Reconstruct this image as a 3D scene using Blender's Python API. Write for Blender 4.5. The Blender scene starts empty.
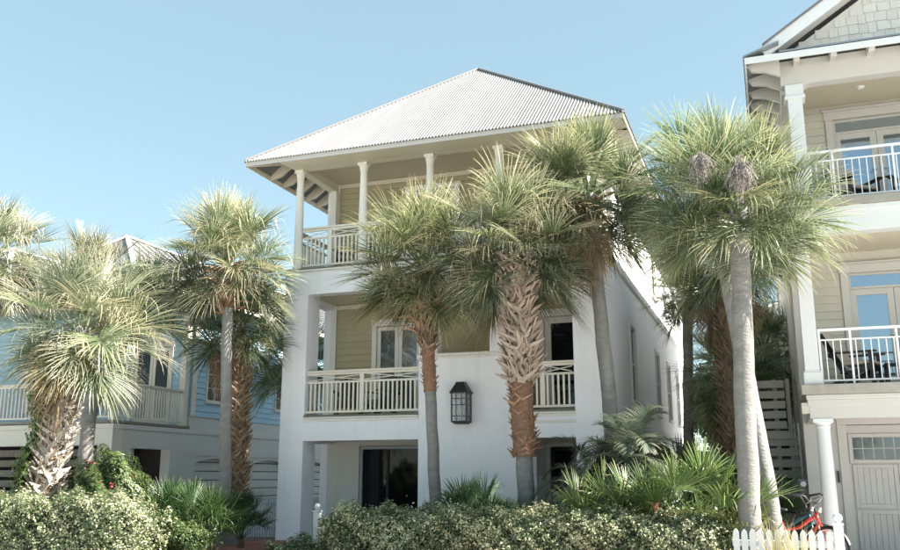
import bpy, math, random
import numpy as np
from mathutils import Vector, Matrix
R = math.radians
rnd = random.Random(7)
scene = bpy.context.scene
COL = scene.collection

# ------------------------------------------------------------------ camera
cam_d = bpy.data.cameras.new('camera')
cam = bpy.data.objects.new('camera', cam_d)
COL.objects.link(cam)
cam.location = (0, 0, 1.4)
cam.rotation_euler = (R(90 + 12.73), 0, R(19.52))
cam_d.sensor_width = 36
cam_d.lens = 894 / 900 * 36
cam_d.clip_start = 0.1
cam_d.clip_end = 3000
scene.camera = cam

# ------------------------------------------------------------------ world, sun
SUN_EL, SUN_AZ = 37.0, 0.5            # azimuth measured from +X towards +Y
W = bpy.data.worlds.new('World')
scene.world = W
W.use_nodes = True
nt = W.node_tree
bg = nt.nodes['Background']
sky = nt.nodes.new('ShaderNodeTexSky')
sky.sky_type = 'NISHITA'
sky.sun_disc = False
sky.sun_elevation = R(SUN_EL)
sky.sun_rotation = R(90 - SUN_AZ)
sky.altitude = 0
sky.air_density = 0.85
sky.dust_density = 0.5
sky.ozone_density = 0.6
tintn = nt.nodes.new('ShaderNodeVectorMath'); tintn.operation = 'MULTIPLY'
tintn.inputs[1].default_value = (1.0, 0.98, 0.80)      # white balance of the sky
nt.links.new(sky.outputs[0], tintn.inputs[0])
hz = nt.nodes.new('ShaderNodeMix'); hz.data_type = 'RGBA'      # thin bright haze over the whole sky
hz.inputs[0].default_value = 0.6
hz.inputs[7].default_value = (1.22, 1.84, 2.12, 1)
nt.links.new(tintn.outputs[0], hz.inputs[6])
nt.links.new(hz.outputs[2], bg.inputs[0])
bg.inputs[1].default_value = 0.0725
sd = bpy.data.lights.new('sun', 'SUN')
sd.energy = 4.3
sd.angle = R(0.5)
sd.color = (1.0, 0.93, 0.83)
sun = bpy.data.objects.new('sun', sd)
COL.objects.link(sun)
sdir = Vector((math.cos(R(SUN_EL)) * math.cos(R(SUN_AZ)), math.cos(R(SUN_EL)) * math.sin(R(SUN_AZ)), math.sin(R(SUN_EL))))
sun.rotation_euler = sdir.to_track_quat('Z', 'Y').to_euler()
sun.location = (20, 0, 30)
scene.view_settings.view_transform = 'Standard'
scene.view_settings.look = 'None'
scene.view_settings.gamma = 1
scene.view_settings.exposure = 2.4
scene.cycles.max_bounces = 6
scene.cycles.diffuse_bounces = 4
scene.cycles.transparent_max_bounces = 4
scene.cycles.use_adaptive_sampling = True
scene.cycles.use_denoising = True

# ------------------------------------------------------------------ materials
def mat(name, col, rough=0.7, var=0.12, scale=3.0, bump=0.0, bscale=40.0, metal=0.0, stain=0.0, spec=0.4, tint=False, stretch=(1, 1, 1), dirt=None):
    m = bpy.data.materials.new(name)
    m.use_nodes = True
    t = m.node_tree
    b = t.nodes['Principled BSDF']
    b.inputs['Roughness'].default_value = rough
    b.inputs['Metallic'].default_value = metal
    b.inputs['Specular IOR Level'].default_value = spec
    co = t.nodes.new('ShaderNodeTexCoord')
    mp = t.nodes.new('ShaderNodeMapping')
    mp.inputs['Scale'].default_value = stretch
    t.links.new(co.outputs['Object'], mp.inputs[0])
    n = t.nodes.new('ShaderNodeTexNoise')
    n.inputs['Scale'].default_value = scale
    n.inputs['Detail'].default_value = 6
    t.links.new(mp.outputs[0], n.inputs['Vector'])
    mx = t.nodes.new('ShaderNodeMix')
    mx.data_type = 'RGBA'
    lo = [c * (1 - var) for c in col]
    hi = [min(1, c * (1 + var)) for c in col]
    mx.inputs[6].default_value = (*lo, 1)
    mx.inputs[7].default_value = (*hi, 1)
    t.links.new(n.outputs[0], mx.inputs[0])
    out = mx.outputs[2]
    if stain > 0:
        mp2 = t.nodes.new('ShaderNodeMapping')
        mp2.inputs['Scale'].default_value = (3, 3, 0.35)
        t.links.new(co.outputs['Object'], mp2.inputs[0])
        n2 = t.nodes.new('ShaderNodeTexNoise')
        n2.inputs['Scale'].default_value = 1.6
        n2.inputs['Detail'].default_value = 8
        n2.inputs['Roughness'].default_value = 0.65
        t.links.new(mp2.outputs[0], n2.inputs['Vector'])
        rp = t.nodes.new('ShaderNodeMapRange')
        rp.inputs[1].default_value = 0.5
        rp.inputs[2].default_value = 0.8
        rp.inputs[3].default_value = 0
        rp.inputs[4].default_value = stain
        t.links.new(n2.outputs[0], rp.inputs[0])
        m2 = t.nodes.new('ShaderNodeMix')
        m2.data_type = 'RGBA'
        d = dirt or [c * 0.55 for c in col]
        m2.inputs[7].default_value = (*d, 1)
        t.links.new(rp.outputs[0], m2.inputs[0])
        t.links.new(out, m2.inputs[6])
        out = m2.outputs[2]
    # each object a slightly different tone
    oi = t.nodes.new('ShaderNodeObjectInfo')
    mr = t.nodes.new('ShaderNodeMapRange')
    mr.inputs[3].default_value = 1 - var * 0.6
    mr.inputs[4].default_value = 1 + var * 0.4
    t.links.new(oi.outputs['Random'], mr.inputs[0])
    vm = t.nodes.new('ShaderNodeVectorMath')
    vm.operation = 'SCALE'
    t.links.new(out, vm.inputs[0])
    t.links.new(mr.outputs[0], vm.inputs['Scale'])
    out = vm.outputs[0]
    if tint:
        v2 = t.nodes.new('ShaderNodeVectorMath')
        v2.operation = 'MULTIPLY'
        t.links.new(out, v2.inputs[0])
        t.links.new(oi.outputs['Color'], v2.inputs[1])
        out = v2.outputs[0]
    t.links.new(out, b.inputs['Base Color'])
    if bump > 0:
        n3 = t.nodes.new('ShaderNodeTexNoise')
        n3.inputs['Scale'].default_value = bscale
        n3.inputs['Detail'].default_value = 5
        t.links.new(mp.outputs[0], n3.inputs['Vector'])
        bp = t.nodes.new('ShaderNodeBump')
        bp.inputs['Strength'].default_value = bump
        bp.inputs['Distance'].default_value = 0.02
        t.links.new(n3.outputs[0], bp.inputs['Height'])
        t.links.new(bp.outputs[0], b.inputs['Normal'])
    return m

def foliage(name, base, tip, trans=0.3, rough=0.38, tipcol_w=1.0, tint=True, hue=0.25):
    """base colour fades to the dry colour by the 'tip' attribute; thin leaf letting light through"""
    m = bpy.data.materials.new(name)
    m.use_nodes = True
    t = m.node_tree
    b = t.nodes['Principled BSDF']
    b.inputs['Roughness'].default_value = rough
    b.inputs['Specular IOR Level'].default_value = 0.5
    at = t.nodes.new('ShaderNodeAttribute')
    at.attribute_name = 'tip'
    oi = t.nodes.new('ShaderNodeObjectInfo')
    mx = t.nodes.new('ShaderNodeMix'); mx.data_type = 'RGBA'
    mx.inputs[6].default_value = (*base, 1)
    mx.inputs[7].default_value = (*tip, 1)
    t.links.new(at.outputs['Fac'], mx.inputs[0])
    out = mx.outputs[2]
    if tint:
        v2 = t.nodes.new('ShaderNodeVectorMath'); v2.operation = 'MULTIPLY'
        t.links.new(out, v2.inputs[0]); t.links.new(oi.outputs['Color'], v2.inputs[1])
        out = v2.outputs[0]
    mr = t.nodes.new('ShaderNodeMapRange')
    mr.inputs[3].default_value = 1 - hue; mr.inputs[4].default_value = 1 + hue
    t.links.new(oi.outputs['Random'], mr.inputs[0])
    vm = t.nodes.new('ShaderNodeVectorMath'); vm.operation = 'SCALE'
    t.links.new(out, vm.inputs[0]); t.links.new(mr.outputs[0], vm.inputs['Scale'])
    out = vm.outputs[0]
    t.links.new(out, b.inputs['Base Color'])
    tr = t.nodes.new('ShaderNodeBsdfTranslucent')
    t.links.new(out, tr.inputs[0])
    ms = t.nodes.new('ShaderNodeMixShader')
    ms.inputs[0].default_value = trans
    t.links.new(b.outputs[0], ms.inputs[1]); t.links.new(tr.outputs[0], ms.inputs[2])
    t.links.new(ms.outputs[0], t.nodes['Material Output'].inputs[0])
    return m

def glassmat(name, col, rough=0.03, metal=0.5):
    m = mat(name, col, rough, 0.05, 0.6, 0.04, 1.5, metal, spec=0.9)
    return m

M = {}
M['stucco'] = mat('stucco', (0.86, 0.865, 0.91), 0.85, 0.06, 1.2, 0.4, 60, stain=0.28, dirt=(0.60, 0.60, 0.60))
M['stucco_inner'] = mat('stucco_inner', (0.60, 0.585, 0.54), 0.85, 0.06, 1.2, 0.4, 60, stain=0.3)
M['trim'] = mat('trim', (0.76, 0.74, 0.70), 0.55, 0.05, 4, 0.05, 30, stain=0.12)
M['cream'] = mat('cream', (0.68, 0.62, 0.50), 0.55, 0.05, 4, 0.05, 30, stain=0.12)
M['ceiling'] = mat('ceiling', (0.60, 0.54, 0.42), 0.7, 0.04, 3)
M['olive'] = mat('olive', (0.41, 0.365, 0.235), 0.6, 0.06, 5, 0.1, 30, stain=0.1)
M['rail'] = mat('rail', (0.74, 0.70, 0.62), 0.5, 0.05, 8, 0.08, 40, stain=0.2)
M['deckwood'] = mat('deckwood', (0.20, 0.185, 0.15), 0.8, 0.4, 6, 0.4, 30, stretch=(1, 6, 6), stain=0.5)
M['tin'] = mat('tin', (0.185, 0.183, 0.187), 0.5, 0.16, 2.5, 0.03, 20, 0.2, stain=0.15, spec=0.5)
M['tin_under'] = mat('tin_under', (0.30, 0.33, 0.36), 0.45, 0.1, 3, 0, 20, 0.6)
M['blue'] = mat('blue', (0.34, 0.52, 0.63), 0.6, 0.06, 4, 0.1, 30, stain=0.1)
M['taupe'] = mat('taupe', (0.58, 0.57, 0.54), 0.7, 0.05, 3, 0.15, 40, stain=0.12)
M['taupe_light'] = mat('taupe_light', (0.68, 0.64, 0.56), 0.7, 0.05, 3, 0.15, 40, stain=0.1)
M['beige'] = mat('beige', (0.52, 0.495, 0.43), 0.6, 0.05, 3, 0.1, 30, stain=0.08)
M['rcream'] = mat('rcream', (0.52, 0.505, 0.48), 0.55, 0.04, 3, 0.05, 30, stain=0.08)
M['garage'] = mat('garage_paint', (0.50, 0.49, 0.48), 0.6, 0.05, 3, 0.08, 30, stain=0.15)
M['white'] = mat('white', (0.66, 0.67, 0.68), 0.45, 0.03, 5, 0.05, 30, stain=0.1)
M['white_metal'] = mat('white_metal', (0.80, 0.80, 0.80), 0.35, 0.03, 5)
M['concrete'] = mat('concrete', (0.33, 0.31, 0.28), 0.9, 0.2, 6, 0.4, 60, stain=0.5)
M['glass_dark'] = mat('glass_dark', (0.008, 0.008, 0.009), 0.04, 0.05, 0.6, 0.04, 1.5, 0.0, spec=0.35)
M['glass_sky'] = glassmat('glass_sky', (0.36, 0.44, 0.52), 0.03, 0.85)
M['glass_clear'] = glassmat('glass_clear', (0.16, 0.18, 0.21), 0.03, 0.5)
M['curtain'] = mat('curtain', (0.35, 0.42, 0.48), 0.9, 0.1, 6)
M['black'] = mat('black_metal', (0.025, 0.025, 0.027), 0.45, 0.2, 10, 0.05, 60)
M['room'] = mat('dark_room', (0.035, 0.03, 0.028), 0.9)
M['slat'] = mat('slat_paint', (0.30, 0.29, 0.265), 0.75, 0.1, 6, 0.15, 40, stretch=(1, 5, 5), stain=0.2)
M['grayfence'] = mat('gray_fence', (0.42, 0.46, 0.50), 0.6, 0.05, 6, 0.1, 40)
M['trunk'] = mat('trunk', (0.215, 0.21, 0.20), 0.9, 0.4, 5, 0.9, 16, stretch=(1, 1, 2.2), stain=0.6, dirt=(0.37, 0.375, 0.36))
M['trunk_core'] = mat('trunk_core', (0.17, 0.115, 0.075), 0.95, 0.4, 14, 0.9, 30)
M['fibre'] = mat('fibre', (0.25, 0.145, 0.095), 0.95, 0.4, 16, 1.0, 26, stretch=(1, 1, 2), tint=True)
M['boot'] = mat('boot', (0.33, 0.27, 0.22), 0.85, 0.35, 9, 0.6, 40, tint=True, stain=0.3)
M['frond'] = foliage('frond', (0.060, 0.097, 0.043), (0.53, 0.50, 0.35), 0.36)
M['dead'] = foliage('dead_frond', (0.23, 0.15, 0.08), (0.34, 0.25, 0.15), 0.2, 0.8)
M['palmetto'] = foliage('palmetto', (0.062, 0.105, 0.042), (0.25, 0.25, 0.13), 0.32)
M['pindo'] = foliage('pindo', (0.09, 0.125, 0.085), (0.34, 0.32, 0.22), 0.3)
M['hedge'] = foliage('hedge_leaf', (0.045, 0.088, 0.027), (0.74, 0.72, 0.48), 0.3, 0.4, tint=False, hue=0.0)
M['shrub'] = foliage('shrub_leaf', (0.04, 0.08, 0.026), (0.20, 0.24, 0.09), 0.3, 0.4, tint=False, hue=0.0)
M['vine'] = foliage('vine_leaf', (0.06, 0.12, 0.025), (0.25, 0.30, 0.08), 0.35, 0.4, tint=False, hue=0.0)
M['twigs'] = mat('twigs', (0.03, 0.027, 0.018), 0.95, 0.4, 20)
M['petal'] = foliage('petal', (0.28, 0.025, 0.03), (0.42, 0.07, 0.06), 0.3, tint=False, hue=0.0)
M['brom'] = foliage('bromeliad', (0.30, 0.12, 0.07), (0.55, 0.30, 0.20), 0.3, tint=False, hue=0.1)
M['seed'] = mat('seed', (0.23, 0.205, 0.195), 0.9, 0.3, 30)
M['soil'] = mat('soil', (0.20, 0.155, 0.115), 0.95, 0.5, 2.5, 0.9, 18, stain=0.4, dirt=(0.2, 0.15, 0.10))
M['sand'] = mat('sand_ground', (0.60, 0.60, 0.59), 0.95, 0.15, 0.6, 0.6, 30)
M['asphalt'] = mat('asphalt', (0.38, 0.38, 0.38), 0.9, 0.2, 4, 0.6, 120)
M['drive'] = mat('drive', (0.58, 0.57, 0.555), 0.9, 0.12, 3, 0.4, 60, stain=0.3)
M['brick'] = mat('brick', (0.30, 0.13, 0.10), 0.85, 0.25, 12, 0.5, 60, tint=True)
M['red'] = mat('red_paint', (0.62, 0.035, 0.02), 0.3, 0.05, 10, spec=0.6)
M['tyre'] = mat('tyre', (0.02, 0.02, 0.02), 0.85, 0.1, 10)
M['chrome'] = mat('chrome', (0.55, 0.55, 0.55), 0.2, 0.05, 10, 0, 30, 0.95)
M['tealpaint'] = mat('teal_paint', (0.02, 0.07, 0.09), 0.35, 0.05, 10)
M['cushion'] = mat('cushion', (0.48, 0.42, 0.36), 0.9, 0.1, 8, 0.2, 60)
M['chairwood'] = mat('chair_paint', (0.03, 0.03, 0.035), 0.5, 0.2, 8)
M['bluefab'] = mat('blue_fabric', (0.16, 0.24, 0.50), 0.85, 0.1, 8, 0.1, 60)
M['meter'] = mat('meter_paint', (0.42, 0.44, 0.45), 0.5, 0.1, 8)
M['shingle'] = mat('shingle', (0.60, 0.59, 0.555), 0.75, 0.12, 8, 0.25, 30, stretch=(4, 4, 1))
M['lamp'] = mat('lamp_white', (0.8, 0.8, 0.78), 0.3, 0.02)
M['curb'] = mat('curb', (0.45, 0.43, 0.40), 0.9, 0.1, 3, 0.3, 60)
M['straw'] = foliage('straw', (0.35, 0.30, 0.12), (0.55, 0.47, 0.25), 0.3, tint=False)

# ------------------------------------------------------------------ helpers
WORLD = {}
def link(o, parent=None, wm=None):
    COL.objects.link(o)
    if parent is not None:
        o.parent = parent
    return o
def empty(name, loc, label, cat, group=None, rz=0.0):
    o = bpy.data.objects.new(name, None)
    COL.objects.link(o)
    o.empty_display_size = 0.2
    o.location = loc
    o.rotation_euler = (0, 0, rz)
    o['label'] = label; o['category'] = cat
    if group: o['group'] = group
    WORLD[o.name] = Matrix.Translation(Vector(loc)) @ Matrix.Rotation(rz, 4, 'Z')
    return o
def tag(o, label, cat, group=None, kind=None):
    if label: o['label'] = label
    if cat: o['category'] = cat
    if group: o['group'] = group
    if kind: o['kind'] = kind
    return o

_CH = {}
def chamfer_topology():
    corners = [(sx, sy, sz) for sx in (-1, 1) for sy in (-1, 1) for sz in (-1, 1)]
    idx = {}
    n = 0
    for c in corners:
        for a in range(3):
            idx[(c, a)] = n; n += 1
    faces = []
    for a in range(3):
        b, c = (a + 1) % 3, (a + 2) % 3
        for s in (-1, 1):
            q = []
            for (p, r) in ((-1, -1), (1, -1), (1, 1), (-1, 1)):
                k = [0, 0, 0]; k[a] = s; k[b] = p; k[c] = r
                q.append(idx[(tuple(k), a)])
            faces.append(q)
        for p in (-1, 1):
            for r in (-1, 1):
                k0 = [0, 0, 0]; k0[a] = -1; k0[b] = p; k0[c] = r
                k1 = list(k0); k1[a] = 1
                k0, k1 = tuple(k0), tuple(k1)
                faces.append([idx[(k0, b)], idx[(k1, b)], idx[(k1, c)], idx[(k0, c)]])
    for c in corners:
        faces.append([idx[(c, 0)], idx[(c, 1)], idx[(c, 2)]])
    return corners, faces
_CC, _CF = chamfer_topology()

class MB:
    def __init__(s, mp=None):
        s.v = []; s.f = []; s.tip = None; s.mp = mp
    def pt(s, p):
        return s.mp(*p) if s.mp else p
    def box(s, x0, x1, y0, y1, z0, z1, b=0.0):
        n = len(s.v)
        c = ((x0 + x1) / 2, (y0 + y1) / 2, (z0 + z1) / 2)
        h = (abs(x1 - x0) / 2, abs(y1 - y0) / 2, abs(z1 - z0) / 2)
        if b > 0 and min(h) > b * 1.2:
            for k in _CC:
                for a in range(3):
                    s.v.append(s.pt(tuple(c[i] + k[i] * (h[i] if i == a else h[i] - b) for i in range(3))))
            s.f += [[n + i for i in q] for q in _CF]
        else:
            for k in _CC:
                s.v.append(s.pt(tuple(c[i] + k[i] * h[i] for i in range(3))))
            s.f += [[n + i for i in q] for q in ((0, 1, 3, 2), (4, 6, 7, 5), (0, 4, 5, 1), (2, 3, 7, 6), (0, 2, 6, 4), (1, 5, 7, 3))]
        return s
    def beam(s, p, q, w, h, up=(0, 0, 1), w2=None, h2=None):
        """rectangular bar between two points"""
        p, q = Vector(p), Vector(q)
        d = (q - p).normalized(); u = Vector(up)
        sd_ = d.cross(u)
        if sd_.length < 1e-4: sd_ = d.cross(Vector((1, 0, 0)))
        sd_.normalize(); u = sd_.cross(d).normalized()
        n = len(s.v)
        for (c, ww, hh) in ((p, w, h), (q, w2 or w, h2 or h)):
            for a, b in ((-1, -1), (1, -1), (1, 1), (-1, 1)):
                s.v.append(s.pt(tuple(c + sd_ * (a * ww / 2) + u * (b * hh / 2))))
        s.f += [[n + i for i in q_] for q_ in ((0, 3, 2, 1), (4, 5, 6, 7), (0, 1, 5, 4), (1, 2, 6, 5), (2, 3, 7, 6), (3, 0, 4, 7))]
        return s
    def tube(s, pts, r, seg=8, cap=True, jit=None):
        pts = [Vector(p) for p in pts]
        rs = r if isinstance(r, (list, tuple)) else [r] * len(pts)
        n = len(s.v)
        prev = None
        for i, p in enumerate(pts):
            d = (pts[min(i + 1, len(pts) - 1)] - pts[max(i - 1, 0)])
            if d.length < 1e-9: d = Vector((0, 0, 1))
            d.normalize()
            if prev is None:
                a = d.cross(Vector((0, 0, 1)))
                if a.length < 0.1: a = d.cross(Vector((0, 1, 0)))
            else:
                a = prev - d * prev.dot(d)
            a.normalize(); prev = a
            b = d.cross(a)
            for k in range(seg):
                t = 2 * math.pi * k / seg
                rr = rs[i] * (1 + (jit() if jit else 0))
                s.v.append(s.pt(tuple(p + a * math.cos(t) * rr + b * math.sin(t) * rr)))
        for i in range(len(pts) - 1):
            for k in range(seg):
                k2 = (k + 1) % seg
                s.f.append([n + i * seg + k, n + i * seg + k2, n + (i + 1) * seg + k2, n + (i + 1) * seg + k])
        if cap:
            s.f.append([n + k for k in range(seg)][::-1])
            m = n + (len(pts) - 1) * seg
            s.f.append([m + k for k in range(seg)])
        return s
    def lathe(s, cx, cy, prof, seg=20):
        return s.tube([(cx, cy, z) for z, r in prof], [max(r, 1e-4) for z, r in prof], seg)
    def prism(s, poly, a0, a1, axis='y'):
        """poly of 2-D points extruded along an axis"""
        n = len(s.v); m = len(poly)
        for a in (a0, a1):
            for (p, q) in poly:
                s.v.append(s.pt({'y': (p, a, q), 'x': (a, p, q), 'z': (p, q, a)}[axis]))
        s.f.append([n + i for i in range(m)][::-1]); s.f.append([n + m + i for i in range(m)])
        for i in range(m):
            j = (i + 1) % m
            s.f.append([n + i, n + j, n + m + j, n + m + i])
        return s
    def torus(s, c, R_, r, axis='y', seg=28, s2=6):
        n = len(s.v)
        for i in range(seg):
            t = 2 * math.pi * i / seg
            for k in range(s2):
                u = 2 * math.pi * k / s2
                rr = R_ + r * math.cos(u)
                a, b, h = rr * math.cos(t), rr * math.sin(t), r * math.sin(u)
                p = {'y': (c[0] + a, c[1] + h, c[2] + b), 'x': (c[0] + h, c[1] + a, c[2] + b), 'z': (c[0] + a, c[1] + b, c[2] + h)}[axis]
                s.v.append(s.pt(p))
        for i in range(seg):
            for k in range(s2):
                s.f.append([n + i * s2 + k, n + ((i + 1) % seg) * s2 + k, n + ((i + 1) % seg) * s2 + (k + 1) % s2, n + i * s2 + (k + 1) % s2])
        return s
    def mesh(s, name, m):
        me = bpy.data.meshes.new(name)
        me.from_pydata(s.v, [], s.f)
        if s.tip is not None:
            a = me.attributes.new('tip', 'FLOAT', 'POINT')
            a.data.foreach_set('value', s.tip)
        if m: me.materials.append(m)
        me.update()
        return me
    def build(s, name, m, parent=None, smooth=False, kind=None, label=None):
        me = s.mesh(name, m)
        if smooth:
            me.polygons.foreach_set('use_smooth', [True] * len(me.polygons))
        o = bpy.data.objects.new(name, me)
        COL.objects.link(o)
        if parent is not None:
            o.parent = parent
            o.matrix_parent_inverse = WORLD.get(parent.name, Matrix.Identity(4)).inverted()
        WORLD[o.name] = Matrix.Identity(4)
        if kind: o['kind'] = kind
        if label: o['label'] = label
        return o

def inst(name, me, parent, loc=(0, 0, 0), rot=(0, 0, 0), sc=(1, 1, 1), color=None):
    """local-space child sharing mesh data"""
    o = bpy.data.objects.new(name, me)
    COL.objects.link(o)
    o.parent = parent
    o.location = loc; o.rotation_euler = rot
    o.scale = sc if isinstance(sc, (tuple, list)) else (sc, sc, sc)
    if color: o.color = (*color, 1)
    return o

def FY(Y0):      # wall facing the street: u = X, d = distance out of the wall, z
    return lambda u, d, z: (u, Y0 - d, z)
def FX(X0):      # wall facing +X: u = Y
    return lambda u, d, z: (X0 + d, u, z)

def gridwall(name, m, parent, us, ds, zs, solid, mp, kind=None, b=None, label=None):
    """closed shell of the solid cells of a rectilinear grid, no inner faces"""
    mb = MB(mp)
    ni, nj, nk = len(us) - 1, len(ds) - 1, len(zs) - 1
    S = lambda i, j, k: 0 <= i < ni and 0 <= j < nj and 0 <= k < nk and solid(i, j, k)
    vid = {}
    def V(i, j, k):
        if (i, j, k) not in vid:
            vid[(i, j, k)] = len(mb.v)
            mb.v.append(mb.pt((us[i], ds[j], zs[k])))
        return vid[(i, j, k)]
    for i in range(ni):
        for j in range(nj):
            for k in range(nk):
                if not S(i, j, k): continue
                if not S(i - 1, j, k): mb.f.append([V(i, j, k), V(i, j, k + 1), V(i, j + 1, k + 1), V(i, j + 1, k)])
                if not S(i + 1, j, k): mb.f.append([V(i + 1, j, k), V(i + 1, j + 1, k), V(i + 1, j + 1, k + 1), V(i + 1, j, k + 1)])
                if not S(i, j - 1, k): mb.f.append([V(i, j, k), V(i + 1, j, k), V(i + 1, j, k + 1), V(i, j, k + 1)])
                if not S(i, j + 1, k): mb.f.append([V(i, j + 1, k), V(i, j + 1, k + 1), V(i + 1, j + 1, k + 1), V(i + 1, j + 1, k)])
                if not S(i, j, k - 1): mb.f.append([V(i, j, k), V(i, j + 1, k), V(i + 1, j + 1, k), V(i + 1, j, k)])
                if not S(i, j, k + 1): mb.f.append([V(i, j, k + 1), V(i + 1, j, k + 1), V(i + 1, j + 1, k + 1), V(i, j + 1, k + 1)])
    return mb.build(name, m, parent, kind=kind, label=label)

def holed_wall(name, m, parent, u0, u1, z0, z1, holes, mp, depth, label=None):
    us = sorted({u0, u1, *[h[0] for h in holes], *[h[1] for h in holes]})
    zs = sorted({z0, z1, *[h[2] for h in holes], *[h[3] for h in holes]})
    def solid(i, j, k):
        u, z = (us[i] + us[i + 1]) / 2, (zs[k] + zs[k + 1]) / 2
        return not any(h[0] < u < h[1] and h[2] < z < h[3] for h in holes)
    return gridwall(name, m, parent, us, [-depth, 0], zs, solid, mp, label=label)

def siding(parent, m, u0, u1, z0, z1, holes, mp, step=0.16, name='board'):
    """lapped boards, one object each, proud at the lower edge"""
    z = z0
    while z < z1 - 0.02:
        zt = min(z + step, z1)
        segs = [(u0, u1)]
        for h in holes:
            if h[2] < zt - 0.01 and h[3] > z + 0.01:
                new = []
                for a, b in segs:
                    if h[1] <= a or h[0] >= b: new.append((a, b)); continue
                    if h[0] > a: new.append((a, h[0]))
                    if h[1] < b: new.append((h[1], b))
                segs = new
        for a, b in segs:
            if b - a < 0.03: continue
            j = rnd.uniform(-0.0015, 0.0015)
            mb = MB(mp)
            n = 0
            for u in (a, b):
                mb.v += [mp(u, 0.002, z), mp(u, 0.032 + j, z), mp(u, 0.030 + j, z + 0.012), mp(u, 0.007, zt + 0.003), mp(u, 0.002, zt + 0.003)]
            for k in range(5):
                k2 = (k + 1) % 5
                mb.f.append([k, k2, k2 + 5, k + 5])
            mb.f += [[4, 3, 2, 1, 0], [5, 6, 7, 8, 9]]
            mb.build(name, m, parent)
        z += step

def frame(mb, u0, u1, z0, z1, w, d0, d1, bottom=True, b=0.004):
    """ring of four boxes butted together"""
    mb.box(u0, u0 + w, d0, d1, z0, z1, b); mb.box(u1 - w, u1, d0, d1, z0, z1, b)
    mb.box(u0 + w, u1 - w, d0, d1, z1 - w, z1, b)
    if bottom: mb.box(u0 + w, u1 - w, d0, d1, z0, z0 + w, b)

def window(parent, mp, u0, u1, z0, z1, m_frame, m_glass, d=-0.08, nu=2, nz=2, casing=0.09, sill=True, name='window', split=True):
    """framed window: frame > pane pieces, muntins, sill"""
    fr = MB(mp); frame(fr, u0, u1, z0, z1, 0.045, d, d + 0.05)
    fo = fr.build(name, m_frame, parent)
    mz = (z0 + z1) / 2
    mu = MB(mp)
    if split: mu.box(u0 + 0.045, u1 - 0.045, d, d + 0.045, mz - 0.02, mz + 0.02)
    for i in range(1, nu):
        u = u0 + (u1 - u0) * i / nu
        mu.box(u - 0.008, u + 0.008, d + 0.012, d + 0.03, z0 + 0.045, z1 - 0.045)
    for k in range(1, nz):
        z = z0 + (z1 - z0) * k / nz
        if split and abs(z - mz) < 0.03: continue
        mu.box(u0 + 0.045, u1 - 0.045, d + 0.014, d + 0.028, z - 0.008, z + 0.008)
    if mu.v: mu.build('muntin', m_frame, fo)
    MB(mp).box(u0 + 0.04, u1 - 0.04, d + 0.015, d + 0.02, z0 + 0.04, (mz if split else z1 - 0.04)).build('pane', m_glass, fo)
    if split: MB(mp).box(u0 + 0.04, u1 - 0.04, d + 0.005, d + 0.01, mz, z1 - 0.04).build('pane', m_glass, fo)
    if casing:
        c = MB(mp)
        c.box(u0 - casing, u0, 0, 0.035, z0, z1 + casing, 0.004); c.box(u1, u1 + casing, 0, 0.035, z0, z1 + casing, 0.004)
        c.box(u0, u1, 0, 0.035, z1, z1 + casing, 0.004)
        c.build('casing', m_frame, fo)
    if sill:
        MB(mp).box(u0 - casing - 0.04, u1 + casing + 0.04, d, 0.07, z0 - 0.07, z0, 0.006).build('sill', m_frame, fo)
    return fo

def door(parent, mp, u0, u1, z0, z1, m_frame, m_glass, stile=0.12, bot=0.24, d=-0.05, handle='l', name='door', bars=0):
    """glazed door leaf"""
    mb = MB(mp)
    mb.box(u0, u0 + stile, d, d + 0.045, z0, z1, 0.004); mb.box(u1 - stile, u1, d, d + 0.045, z0, z1, 0.004)
    mb.box(u0 + stile, u1 - stile, d, d + 0.045, z1 - stile, z1, 0.004); mb.box(u0 + stile, u1 - stile, d, d + 0.045, z0, z0 + bot, 0.004)
    o = mb.build(name, m_frame, parent)
    MB(mp).box(u0 + stile - 0.01, u1 - stile + 0.01, d + 0.014, d + 0.022, z0 + bot - 0.01, z1 - stile + 0.01).build('pane', m_glass, o)
    hu = u1 - stile / 2 if handle == 'r' else u0 + stile / 2
    h = MB(mp); h.box(hu - 0.02, hu + 0.02, d + 0.045, d + 0.055, z0 + 0.92, z0 + 1.12)
    s = 0.1 if handle == 'l' else -0.1
    h.tube([(hu, d + 0.05, z0 + 1.0), (hu, d + 0.1, z0 + 1.0), (hu + s, d + 0.1, z0 + 1.0)], 0.009, 6)
    h.build('handle', M['chrome'], o)
    return o

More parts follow.
